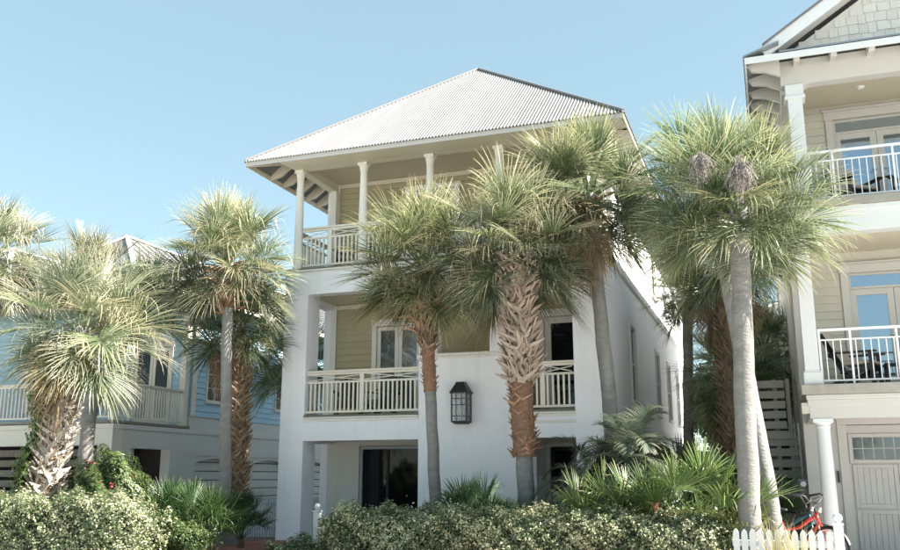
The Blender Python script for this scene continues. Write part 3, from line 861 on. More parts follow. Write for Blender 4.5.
for (u0, u1) in ((1.55, 3.05), (4.6, 6.1)):
    for (zb_, ztr0, ztr1, zt_) in ((2.90, 4.85, 5.03, 5.10), (6.06, 7.91, 8.09, 8.14)):
        c = MB(fb)
        c.box(u0 - 0.13, u0, 0, 0.05, zb_, zt_, 0.005).box(u1, u1 + 0.13, 0, 0.05, zb_, zt_, 0.005).box(u0 - 0.15, u1 + 0.15, 0, 0.055, zt_, zt_ + 0.16, 0.005).box(u0 - 0.18, u1 + 0.18, 0, 0.09, zt_ + 0.16, zt_ + 0.20, 0.008)
        c.build('door_casing', M['rcream'], rh)
        tm = MB(fb); frame(tm, u0, u1, ztr0 - 0.05, zt_, 0.045, -0.08, -0.03); to = tm.build('transom', M['rcream'], rh)
        MB(fb).box(u0 + 0.04, u1 - 0.04, -0.06, -0.05, ztr0 - 0.01, zt_ - 0.04).build('pane', M['glass_sky'], to)
        mid = (u0 + u1) / 2
        door(rh, fb, u0 + 0.004, mid - 0.003, zb_, ztr0 - 0.055, M['rcream'], M['glass_sky'], stile=0.115, bot=0.2, handle='r', d=-0.07)
        door(rh, fb, mid + 0.003, u1 - 0.004, zb_, ztr0 - 0.055, M['rcream'], M['glass_sky'], stile=0.115, bot=0.2, handle='l', d=-0.07)
for cx_ in (0.72, 4.55, 8.3):
    c = MB().box(cx_ - 0.115, cx_ + 0.115, GY + 0.03, GY + 0.26, 3.12, 5.46, 0.006).build('column', M['white'], rh)
    MB().box(cx_ - 0.145, cx_ + 0.145, GY + 0.0, GY + 0.29, 2.887, 3.10, 0.01).box(cx_ - 0.13, cx_ + 0.13, GY + 0.015, GY + 0.275, 3.10, 3.12).build('column_base', M['white'], c)
# upper beam and slab
MB(f).box(0.58, gx1, -0.28, 0.0, 5.462, 5.90, 0.003).build('beam', M['white'], rh)
MB(f).box(0.56, gx1, 0.0, 0.05, 5.80, 5.902, 0.01).build('moulding', M['white'], rh)
MB().box(0.58, 0.86, GY + 0.28, GB, 5.462, 5.90).build('beam', M['rcream'], rh)
MB().box(0.86, gx1, GY + 0.28, GB, 5.50, 5.60).build('porch_ceiling', M['ceiling'], rh)
MB(f).box(0.52, gx1, -1.79, 0.09, 5.905, 6.045, 0.006).build('deck_slab', M['concrete'], rh)
for cx_ in (0.83, 4.55, 8.3):
    c = MB().box(cx_ - 0.12, cx_ + 0.12, GY + 0.02, GY + 0.26, 6.047, 8.02, 0.006).build('column', M['white'], rh)
    MB().box(cx_ - 0.15, cx_ + 0.15, GY - 0.01, GY + 0.29, 8.02, 8.23, 0.006).box(cx_ - 0.17, cx_ + 0.17, GY - 0.03, GY + 0.31, 7.96, 8.019, 0.006).build('capital', M['white'], c)
# top beam with rounded lower corners
for (a, b) in ((0.95, 4.43), (4.67, 8.18)):
    rr = 0.16; pts = [(a, 8.70), (a, 8.23 - rr)]
    for i in range(7):
        t = math.pi - i * math.pi / 12
        pts.append((a + rr + rr * math.cos(t), 8.23 - rr + rr * math.sin(t)))
    pts2 = []
    for i in range(7):
        t = math.pi / 2 - i * math.pi / 12
        pts2.append((b - rr + rr * math.cos(t), 8.23 - rr + rr * math.sin(t)))
    poly = pts + pts2 + [(b, 8.70)]
    MB().prism([(p, q) for p, q in poly], GY + 0.02, GY + 0.24, 'y').build('beam', M['rcream'], rh)
MB().box(0.62, 0.949, GY + 0.02, GY + 0.24, 8.232, 8.70).box(4.431, 4.669, GY + 0.02, GY + 0.24, 8.232, 8.70).build('beam', M['rcream'], rh)
MB().box(0.62, 0.86, GY + 0.242, GB, 8.15, 8.70, 0.004).build('beam', M['rcream'], rh)
MB().box(0.86, gx1, GY + 0.242, GB - 0.005, 8.43, 8.50).build('porch_ceiling', M['ceiling'], rh)
MB().lathe(2.02, 17.0, [(8.40, 0.05), (8.43, 0.075)], 16).build('downlight', M['lamp'], rh)
# side wall to the left (behind), rest of the body
MB().box(0.56, 0.76, GB + 0.2, 34, 0, 8.6).build('side_wall', M['beige'], rh)
MB().box(gx1 - 0.2, gx1, GB + 0.2, 34, 0, 8.6).build('side_wall', M['beige'], rh)
MB().box(0.76, gx1 - 0.2, 33.8, 34, 0, 8.6).build('rear_wall', M['beige'], rh)
# eave, brackets, skirt roof and gable
EXr, EYr, EZr = 0.03, 15.5, 8.62
MB().box(EXr, gx1 + 0.5, EYr, EYr + 0.03, EZr - 0.10, EZr + 0.02, 0.004).build('fascia', M['white'], rh)
MB().box(EXr, EXr + 0.03, EYr + 0.03, 34.4, EZr - 0.10, EZr + 0.02, 0.004).build('fascia', M['white'], rh)
MB().prism([(EYr + 0.03, EZr - 0.02), (GY + 0.02, EZr + 0.12), (GY + 0.02, EZr + 0.15), (EYr + 0.03, EZr + 0.01)], EXr + 0.03, gx1 + 0.45, 'x').build('soffit', M['rcream'], rh)
for i in range(14):
    x = 0.9 + i * 0.6
    MB().prism([(EYr + 0.05, EZr - 0.03), (EYr + 0.2, EZr - 0.10), (GY + 0.018, EZr - 0.05), (GY + 0.018, EZr + 0.11), (EYr + 0.05, EZr - 0.02)], x - 0.05, x + 0.05, 'x').build('bracket', M['rcream'], rh)
for i in range(31):
    y = EYr + 0.35 + i * 0.6
    MB().prism([(EXr + 0.035, EZr - 0.02), (EXr + 0.12, EZr - 0.12), (EXr + 0.35, EZr - 0.16), (0.618, EZr - 0.28), (0.618, EZr + 0.13), (EXr + 0.035, EZr + 0.0)], y - 0.04, y + 0.04, 'y').build('bracket', M['rcream'], rh)
MB().prism([(EXr - 0.02, EZr + 0.022), (0.62, EZr + 0.22), (0.62, EZr + 0.25), (EXr - 0.02, EZr + 0.05)], EYr - 0.03, 34.4, 'y').build('roof_slope', M['tin_under'], rh)
MB().prism([(EYr - 0.02, EZr + 0.025), (GY + 0.3, EZr + 0.26), (GY + 0.3, EZr + 0.29), (EYr - 0.02, EZr + 0.055)], 0.62, gx1 + 0.5, 'x').build('roof_slope', M['tin_under'], rh)
RX = (0.62 + gx1) / 2; rk = 0.66
gz0 = 8.86
gy = GY + 0.1
gmesh = MB().prism([(0.75, gz0), (gx1 - 0.15, gz0), (RX, gz0 + (RX - 0.75) * rk)], gy, gy + 0.15, 'y').build('gable_wall', M['shingle'], rh)
row = 0
z = gz0 + 0.02
nsh = 0
while z < gz0 + 2.6 and nsh < 290:
    xa = 0.78 + (z + 0.13 - gz0) / rk
    xb = min(RX * 2 - xa, 5.2)
    x = xa - 0.05 + rnd.uniform(0, 0.1)
    while x < xb and nsh < 290:
        w = rnd.uniform(0.13, 0.24)
        j = rnd.uniform(-0.02, 0.02); dd = rnd.uniform(0.0, 0.006)
        mb = MB(); x2 = min(x + w - 0.008, xb)
        if x2 - x > 0.04:
            mb.v = [(a, gy - d_, zz) for a in (x, x2) for (d_, zz) in ((0.001, z + j), (0.022 + dd, z + j), (0.004, z + 0.19), (0.001, z + 0.19))]
            mb.f = [[0, 1, 2, 3], [7, 6, 5, 4], [0, 4, 5, 1], [1, 5, 6, 2], [2, 6, 7, 3], [3, 7, 4, 0]]
            mb.build('shingle', M['shingle'], rh); nsh += 1
        x += w
    z += 0.18; row += 1
for s in (-1, 1):
    x0 = 0.35 if s < 0 else gx1 + 0.25
    p0 = Vector((x0, 0, gz0 + (0.35 - 0.75) * rk + 0.26)); p1 = Vector((RX, 0, gz0 + (RX - 0.75) * rk + 0.26))
    m_ = MB(); q0 = p0 + Vector((0, GY - 0.35, -0.10)); q1 = p1 + Vector((0, GY - 0.35, -0.10))
    m_.beam(q0, q1, 0.04, 0.22); m_.build('rake_board', M['white'], rh)
    m_ = MB(); q0 = p0 + Vector((0, GY - 0.14, -0.16)); q1 = p1 + Vector((0, GY - 0.14, -0.16))
    m_.beam(q0, q1, 0.36, 0.03); m_.build('soffit', M['rcream'], rh)
    m_ = MB(); m_.v = [tuple(p0 + Vector((0, GY - 0.42, 0.05))), tuple(p1 + Vector((0, GY - 0.42, 0.05))), tuple(p1 + Vector((0, 34.4, 0.05))), tuple(p0 + Vector((0, 34.4, 0.05)))]
    m_.v += [(a, b, c - 0.035) for a, b, c in m_.v]; m_.f = [[0, 1, 2, 3], [7, 6, 5, 4], [0, 4, 5, 1], [1, 5, 6, 2], [2, 6, 7, 3], [3, 7, 4, 0]]
    m_.build('roof_slope', M['tin'], rh)
metal_railing('metal_railing', 'white metal railing of the second floor balcony above the garage', lambda u, d, z: (u, GY + 0.12 - d, z), 0.85, 4.43, 3.83, 2.945, M['white_metal'], posts=(1.35, 2.05, 3.0, 3.8), group='white metal railings of the beige house')
metal_railing('metal_railing', 'white metal railing of the top balcony of the beige house', lambda u, d, z: (u, GY + 0.12 - d, z), 0.96, 4.43, 6.97, 6.105, M['white_metal'], posts=(1.35, 2.3, 3.3), group='white metal railings of the beige house')

# ================================================================== LEFT HOUSE
lh = empty('blue_house', (-19.5, 24, 0), 'low blue clapboard house with beige wraparound balcony behind the left palms', 'house')
LX, LY = -15.9, 19.0
f = FY(LY); fs = FX(LX)
# front arcade and side arcade (beige)
us = [-26, -25.5, -21.3, -20.7, -16.35, LX]; zs = [0, 2.2, 2.74]
gridwall('front_arcade', M['taupe_light'], lh, us, [-0.4, 0], zs, lambda i, j, k: k == 1 or i in (0, 2, 4), f)
holes = [(19.75, 21.4, 0.0, 2.14), (22.63, 24.73, 0.25, 2.02), (25.73, 27.83, 0.25, 2.02), (28.8, 30.9, 0.25, 2.02)]
holed_wall('side_arcade', M['taupe'], lh, LY + 0.402, 34, 0, 2.74, holes, fs, 0.3)
for (a, b) in ((22.63, 24.73), (25.73, 27.83), (28.8, 30.9)):
    # arched head trim, louvre boards
    pts = [(a, 2.02), (a, 1.80)]
    for i in range(11):
        t = i / 10
        pts.append((a + (b - a) * t, 1.80 + 0.14 * math.sin(math.pi * t)))
    pts += [(b, 2.02)]
    MB().prism([(p, q) for p, q in pts], LX - 0.12, LX - 0.02, 'x').build('arch_head', M['taupe'], lh)
    z = 0.28; 
    while z < 1.95:
        MB(fs).box(a, b, -0.16, -0.13, z, min(z + 0.235, 2.015), 0.004).build('louvre_board', M['taupe'], lh)
        z += 0.26
    MB(fs).box(a, b, -0.29, -0.25, 0.25, 2.0).build('louvre_back', M['room'], lh)
MB(fs).box(LY, 34, 0.0, 0.03, 2.62, 2.745, 0.006).build('band_board', M['taupe'], lh)
MB(f).box(-26, LX + 0.031, 0.0, 0.03, 2.62, 2.745, 0.006).build('band_board', M['taupe_light'], lh)
MB().box(-26, LX + 0.04, LY - 0.04, LY + 3.2, 2.76, 2.83, 0.006).build('balcony_deck', M['deckwood'], lh)
MB().box(-26, LX - 0.3, LY + 0.4, LY + 3.2, 2.45, 2.7).build('porch_ceiling', M['slat'], lh)
MB().box(LX - 0.302, LX - 0.002, LY + 3.21, 34, 2.745, 3.12).build('band_wall', M['taupe'], lh)
# porch interior at ground level: dark wall, slatted screen, stair rail
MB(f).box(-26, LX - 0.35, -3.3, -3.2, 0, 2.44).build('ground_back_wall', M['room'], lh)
z = 0.2
while z < 2.3:
    MB(f).box(-25.4, -17.5, -2.9, -2.86, z, z + 0.2, 0.004).build('screen_board', M['slat'], lh); z += 0.30
sr = MB(); sr.beam((-19.6, LY + 1.2, 0.2), (-22.6, LY + 1.2, 2.5), 0.05, 0.10); sr.build('stair_handrail', M['black'], lh)
for i in range(14):
    x = -19.8 - i * 0.2
    MB().box(x - 0.015, x + 0.015, LY + 1.18, LY + 1.22, 0.0, 0.30 + i * 0.153).build('stair_baluster', M['taupe'], lh)
# upper walls
wl = [(23.0, 23.82, 3.62, 5.25), (27.0, 27.8, 3.62, 5.25)]
holed_wall('upper_wall', M['blue'], lh, LY + 3.25, 34, 3.122, 6.55, wl, fs, 0.25)
siding(lh, M['blue'], LY + 3.42, 34, 3.13, 6.5, [(22.90, 23.92, 3.5, 5.36), (26.9, 27.9, 3.5, 5.36)], fs, 0.17)
MB(fs).box(LY + 3.22, LY + 3.41, 0.0, 0.045, 3.123, 6.5, 0.005).build('corner_board', M['taupe_light'], lh)
for w_ in wl: window(lh, fs, *w_, M['taupe_light'], M['glass_dark'], d=-0.06, nu=2, nz=4, casing=0.08)
f2 = FY(LY + 3.25)
holed_wall('upper_wall', M['blue'], lh, -26, LX - 0.252, 2.832, 6.55, [(-18.0, -16.7, 2.84, 5.2), (-22, -20, 3.4, 5.2)], f2, 0.2)
siding(lh, M['blue'], -26, LX - 0.06, 2.84, 6.5, [(-18.1, -16.6, 2.8, 5.3), (-22.1, -19.9, 3.3, 5.3)], f2, 0.17)
casing(-18.0, -16.7, 2.84, 5.2, f2, lh, M['taupe_light'], w=0.09)
door(lh, f2, -17.995, -17.355, 2.85, 5.19, M['taupe_light'], M['glass_dark'], stile=0.1, handle='r')
door(lh, f2, -17.345, -16.705, 2.85, 5.19, M['taupe_light'], M['glass_dark'], stile=0.1, handle='l')
window(lh, f2, -22, -20, 3.4, 5.2, M['taupe_light'], M['glass_dark'], d=-0.06, nu=4, nz=2)
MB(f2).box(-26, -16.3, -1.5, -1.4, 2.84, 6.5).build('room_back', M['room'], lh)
# porch posts upstairs
for (x, y) in ((LX - 0.12, LY + 0.12), (LX - 0.12, LY + 3.02), (-20.9, LY + 0.12), (-25.6, LY + 0.12)):
    MB().box(x - 0.10, x + 0.10, y - 0.10, y + 0.10, 2.832, 6.35, 0.006).build('porch_post', M['taupe_light'], lh)
MB().box(LX - 0.22, LX - 0.02, LY + 0.03, 34, 6.352, 6.6).build('roof_beam', M['taupe_light'], lh)
MB().box(-26, LX - 0.22, LY + 0.03, LY + 0.23, 6.352, 6.6).build('roof_beam', M['taupe_light'], lh)
MB().box(-26, LX - 0.22, LY + 0.232, LY + 3.2, 6.5, 6.56).build('porch_ceiling', M['ceiling'], lh)
# hipped roofs with white hip caps and standing seams
def hip_roof(parent, x0, x1, y0, y1, z0, rise, run, m, seam=0.42):
    cx_ = (x0 + x1) / 2
    A = (cx_, y0 + run, z0 + rise); B = (cx_, y1, z0 + rise)
    kk = rise / (cx_ - x0)
    def slab(vs, nm):
        n = len(vs); m_ = MB(); m_.v = list(vs) + [(a, b, c - 0.06) for a, b, c in vs]
        m_.f = [list(range(n)), list(range(n, 2 * n))[::-1]] + [[i, (i + 1) % n, (i + 1) % n + n, i + n] for i in range(n)]
        return m_.build(nm, m, parent)
    slab([(x0, y0, z0), (x1, y0, z0), A], 'roof_slope')
    rs_ = slab([(x1, y0, z0), (x1, y1, z0), B, A], 'roof_slope')
    slab([(x0, y0, z0), A, B, (x0, y1, z0)], 'roof_slope')
    y = y0 + 0.3
    while y < y1:
        t = min(1, (y - y0) / run)
        MB().beam((x1, y, z0 + 0.015), (x1 - t * (x1 - cx_), y, z0 + 0.015 + t * rise), 0.025, 0.03).build('seam', m, parent)
        y += seam
    for (p, q) in (((x0, y0, z0), A), ((x1, y0, z0), A), (A, B)):
        p = Vector(p) + Vector((0, 0, 0.03)); q = Vector(q) + Vector((0, 0, 0.03))
        MB().beam(p, q, 0.13, 0.05).build('hip_cap', M['white'], parent)
    MB().box(x1 - 0.03, x1, y0, y1, z0 - 0.2, z0 - 0.065, 0.004).box(x0, x1 - 0.031, y0, y0 + 0.03, z0 - 0.2, z0 - 0.065, 0.004).build('fascia', M['taupe_light'], parent)
hip_roof(lh, -19.3, -15.1, 18.4, 34.5, 6.56, 1.62, 2.1, M['tin'])
hip_roof(lh, -23.6, -19.35, 18.4, 34.5, 6.56, 1.62, 2.1, M['tin'])
for i in range(26):
    y = 18.8 + i * 0.6
    MB().prism([(-15.13, 6.38), (-15.85, 6.62), (-15.85, 6.95), (-15.13, 6.48)], y - 0.03, y + 0.03, 'y').build('rafter', M['taupe_light'], lh)
balustrade('balcony_railing', 'beige slatted railing along the front of the blue house behind the ivy clad palm', lambda u, d, z: (u, LY + 0.10 - d, z), -25.4, LX - 0.25, 3.85, 2.90, M['taupe_light'], step=0.13, posts=(-20.9, -18.4), cross=False, group='balcony railings of the blue house')
balustrade('balcony_railing', 'beige slatted railing on the shaded side of the blue house', lambda u, d, z: (LX - 0.10 + d, u, z), LY + 0.25, LY + 2.9, 3.85, 2.90, M['taupe_light'], step=0.11, cross=False, group='balcony railings of the blue house')

# ================================================================== FRONDS
def fan_frond(name, elev, seed, m, petiole=0.62, Rb=0.80, nseg=46, amax=135, droop=0.5, costa=0.22, fold=0.35, w=0.036, pet_w=0.022, dry=0.9, bend=22, split=0.35, tipmin=0.45, arch=1.0):
    """costapalmate leaf in its own frame: grows towards +X at the given elevation; gravity already in it"""
    r = random.Random(seed)
    V, F, T = [], [], []
    G = Vector((0, 0, -1))
    # petiole with a V section
    d = Vector((math.cos(R(elev)), 0, math.sin(R(elev))))
    p = Vector((0, 0, 0)); path = [p.copy()]; dirs = [d.copy()]
    n = 6
    for i in range(n):
        d = (d + G * (math.tan(R(bend)) / n) * arch * max(0.25, math.cos(R(elev)))).normalized()
        p = p + d * (petiole / n)
        path.append(p.copy()); dirs.append(d.copy())
    S = Vector((0, 1, 0))
    for i, (q, dd) in enumerate(zip(path, dirs)):
        nn = S.cross(dd) * -1
        ww = pet_w * (1.5 - 0.7 * i / n)
        V += [q - S * ww, q - nn * ww * 0.5, q + S * ww]
        T += [0.12] * 3
    for i in range(n):
        a = i * 3
        F += [[a, a + 1, a + 4, a + 3], [a + 1, a + 2, a + 5, a + 4]]
    # costa (leaf backbone) continues and curves down
    cp = [p.copy()]; cd = [d.copy()]
    for i in range(6):
        d = (d + G * 0.07 * droop * 2).normalized()
        p = p + d * costa * Rb / 6
        cp.append(p.copy()); cd.append(d.copy())
    twist = R(r.uniform(-14, 14))
    for k in range(nseg):
        u = (k + 0.5) / nseg * 2 - 1
        a = R(amax) * u
        if r.random() < 0.03: continue
        t0 = max(0.0, 1 - abs(u) * 1.15)
        ci = t0 * 6; i0 = min(int(ci), 5); fr = ci - i0
        base = cp[i0].lerp(cp[i0 + 1], fr); D = cd[i0].lerp(cd[i0 + 1], fr).normalized()
        N = (D.cross(S)) * -1
        N = S.cross(D) * -1 if False else D.cross(S) * -1
        N = Vector((-D.z, 0, D.x))
        Sx = (S * math.cos(twist) + N * math.sin(twist)).normalized()
        Nx = (N * math.cos(twist) - S * math.sin(twist)).normalized()
        al = a + R(r.uniform(-2.2, 2.2))
        dr = (D * math.cos(al) + Sx * math.sin(al)).normalized()
        fo = fold * (abs(math.sin(al)) ** 0.8)
        dr = (dr + Nx * (fo + r.uniform(-0.05, 0.05))).normalized()
        L = Rb * (0.80 + 0.22 * math.cos(al * 0.75)) * r.uniform(0.9, 1.08)
        side = (Nx.cross(dr)).normalized()
        nrm = dr.cross(side).normalized()
        q = base.copy(); dd = dr.copy()
        st = [0.0, 0.22, 0.42, 0.62, 0.80, 0.92, 1.0]
        dk = droop * r.uniform(0.5, 1.5)
        tipk = r.uniform(0.4, 1.0) * dry
        last = 0
        start = len(V)
        kink = r.random() < 0.14
        edge_dry = r.random() < 0.25
        for si, t in enumerate(st):
            if si:
                g = max(0, t - split) * dk * 0.45 + (max(0, t - 0.7) * dk * 2.2 if t > 0.7 else 0)
                if kink and t > 0.6: g += 0.5 + 0.5 * droop
                dd = (dd + G * g).normalized()
                q = q + dd * L * (t - last)
            last = t
            fused = 2 * R(amax) / nseg * 0.5 * t * L * 1.05
            ww = min(fused, w * 0.5) if t <= split + 0.1 else w * 0.5 * max(0.06, (1 - (t - split) / (1 - split)) ** 0.75)
            s2 = side
            nr = dd.cross(s2).normalized()
            V += [q - s2 * ww, q + nr * ww * 0.55, q + s2 * ww]
            tv = 0.05 + (0.35 * tipk if edge_dry else 0) * min(1, t * 3) + max(0, (t - tipmin) / (1 - tipmin)) ** 1.2 * tipk
            tv = min(1, tv)
            T += [tv, tv, tv]
        for i in range(len(st) - 1):
            b_ = start + i * 3
            F += [[b_, b_ + 1, b_ + 4, b_ + 3], [b_ + 1, b_ + 2, b_ + 5, b_ + 4]]
    # loose threads between the segments
    for k in range(int(nseg * 0.5)):
        al = R(amax) * r.uniform(-0.8, 0.8)
        D = cd[3]; N = Vector((-D.z, 0, D.x))
        q = cp[3] + (D * math.cos(al) + S * math.sin(al)) * Rb * r.uniform(0.35, 0.7) + N * fold * 0.2
        a_ = len(V); l = r.uniform(0.1, 0.3)
        dx = Vector((r.uniform(-.3, .3), r.uniform(-.3, .3), -1)).normalized() * l
        V += [q, q + S * 0.005, q + dx]; T += [1.0, 1.0, 1.0]; F.append([a_, a_ + 1, a_ + 2])
    mb = MB(); mb.v = [tuple(v) for v in V]; mb.f = F; mb.tip = T
    return mb.mesh(name, m)

def pinnate_frond(name, elev, seed, m, L=1.2, n=44, leaf=0.34, bend=70):
    r = random.Random(seed); V, F, T = [], [], []
    d = Vector((math.cos(R(elev)), 0, math.sin(R(elev)))); p = Vector((0, 0, 0)); S = Vector((0, 1, 0)); G = Vector((0, 0, -1))
    N_ = n
    pts = []
    for i in range(N_ + 1):
        pts.append((p.copy(), d.copy()))
        d = (d + G * math.tan(R(bend)) / N_ * (0.4 + 1.1 * i / N_)).normalized(); p = p + d * L / N_
    for i, (q, dd) in enumerate(pts):
        ww = 0.012 * (1.1 - i / N_)
        nn = Vector((-dd.z, 0, dd.x))
        V += [q - S * ww, q - nn * ww, q + S * ww]; T += [0.4] * 3
    for i in range(N_):
        a = i * 3; F += [[a, a + 1, a + 4, a + 3], [a + 1, a + 2, a + 5, a + 4]]
    for i, (q, dd) in enumerate(pts[8:], 8):
        t = i / N_
        ll = leaf * (math.sin(math.pi * min(1, 0.15 + t * 0.85)) ** 0.6 + 0.15) * r.uniform(0.8, 1.15)
        nn = Vector((-dd.z, 0, dd.x))
        for s in (-1, 1):
            e = (dd * 0.75 + S * s * 0.8 + nn * r.uniform(0.25, 0.7)).normalized()
            c = q.copy(); sidev = e.cross(nn).normalized(); a = len(V); w = 0.011
            for k, tt in enumerate((0, 0.35, 0.7, 1.0)):
                if k: 
                    e = (e + G * 0.22).normalized(); c = c + e * ll * 0.33
                ww = w * (1, 1, 0.7, 0.1)[k]
                V += [c - sidev * ww, c + sidev * ww]; T += [tt * tt * r.uniform(0.2, 0.9)] * 2
                if k: b_ = a + k * 2; F.append([b_ - 2, b_ - 1, b_ + 1, b_])
    mb = MB(); mb.v = [tuple(v) for v in V]; mb.f = F; mb.tip = T
    return mb.mesh(name, m)

ELS = [86, 72, 58, 44, 30, 15, 0, -16, -32, -48]
FR = {}
for e in ELS:
    FR[e] = []
    for s in range(5):
        young = e > 65
        FR[e].append(fan_frond('frond', e, 100 + e * 3 + s, M['frond'], amax=(75 if e > 80 else 110 if young else 138), petiole=0.60 if not young else 0.5,
                               fold=0.55 if young else 0.38, droop=(0.05 if e > 80 else 0.10 if young else 0.18 if e > 0 else 0.26), tipmin=0.28, nseg=58, w=0.024, bend=(10 if young else 24)))
DEADF = [fan_frond('dead_frond', -72, 900 + s, M['dead'], amax=70, fold=0.9, droop=1.5, nseg=30, petiole=0.45, Rb=0.75, dry=1, tipmin=0.1) for s in range(3)]

def boot_mesh(seed, m, L=0.17, w=0.11, spread=0.24, out=0.11, thick=0.024):
    """old split leaf base: short clasping foot, two flat arms that fan out sideways"""
    r = random.Random(seed); mb = MB()
    hw = w * 0.5
    mb.prism([(-hw, -0.05), (hw, -0.05), (hw * 0.8, 0.05), (0.0, 0.02), (-hw * 0.8, 0.05)], 0.0, thick, 'x')
    for s in (-1, 1):
        sp = spread * r.uniform(0.75, 1.25); e = L * r.uniform(0.7, 1.15); o = out * r.uniform(0.4, 1.3)
        p0 = Vector((thick * 0.6, s * hw * 0.35, -0.01)); p1 = Vector((o * 0.35, s * (hw * 0.35 + sp * 0.5), e * 0.5)); p2 = Vector((o, s * (hw * 0.4 + sp * 0.85), e))
        mb.beam(p0, p1, 0.055, thick, up=(1, 0, 0), w2=0.045, h2=thick)
        mb.beam(p1, p2, 0.045, thick, up=(1, 0, 0), w2=0.012, h2=thick * 0.5)
    return mb.mesh('boot', m)
BOOT = [boot_mesh(i, M['boot']) for i in range(5)]
BOOT_DRY = [boot_mesh(20 + i, M['boot'], L=0.26, w=0.10, spread=0.05, out=0.26, thick=0.03) for i in range(4)]
MOSS = None

def trunk_path(base, top, lean=0.0, n=14, jit=0.012):
    b, t = Vector(base), Vector(top)
    pts = []
    for i in range(n + 1):
        u = i / n
        p = b.lerp(t, u)
        p = p + Vector((lean * math.sin(math.pi * u), 0, 0)) + Vector((rnd.uniform(-jit, jit), rnd.uniform(-jit, jit), 0))
        pts.append(p)
    return pts
def along(pts, z):
    for a, b in zip(pts[:-1], pts[1:]):
        if a.z <= z <= b.z:
            return a.lerp(b, (z - a.z) / max(1e-6, b.z - a.z))
    return pts[-1] if z > pts[-1].z else pts[0]

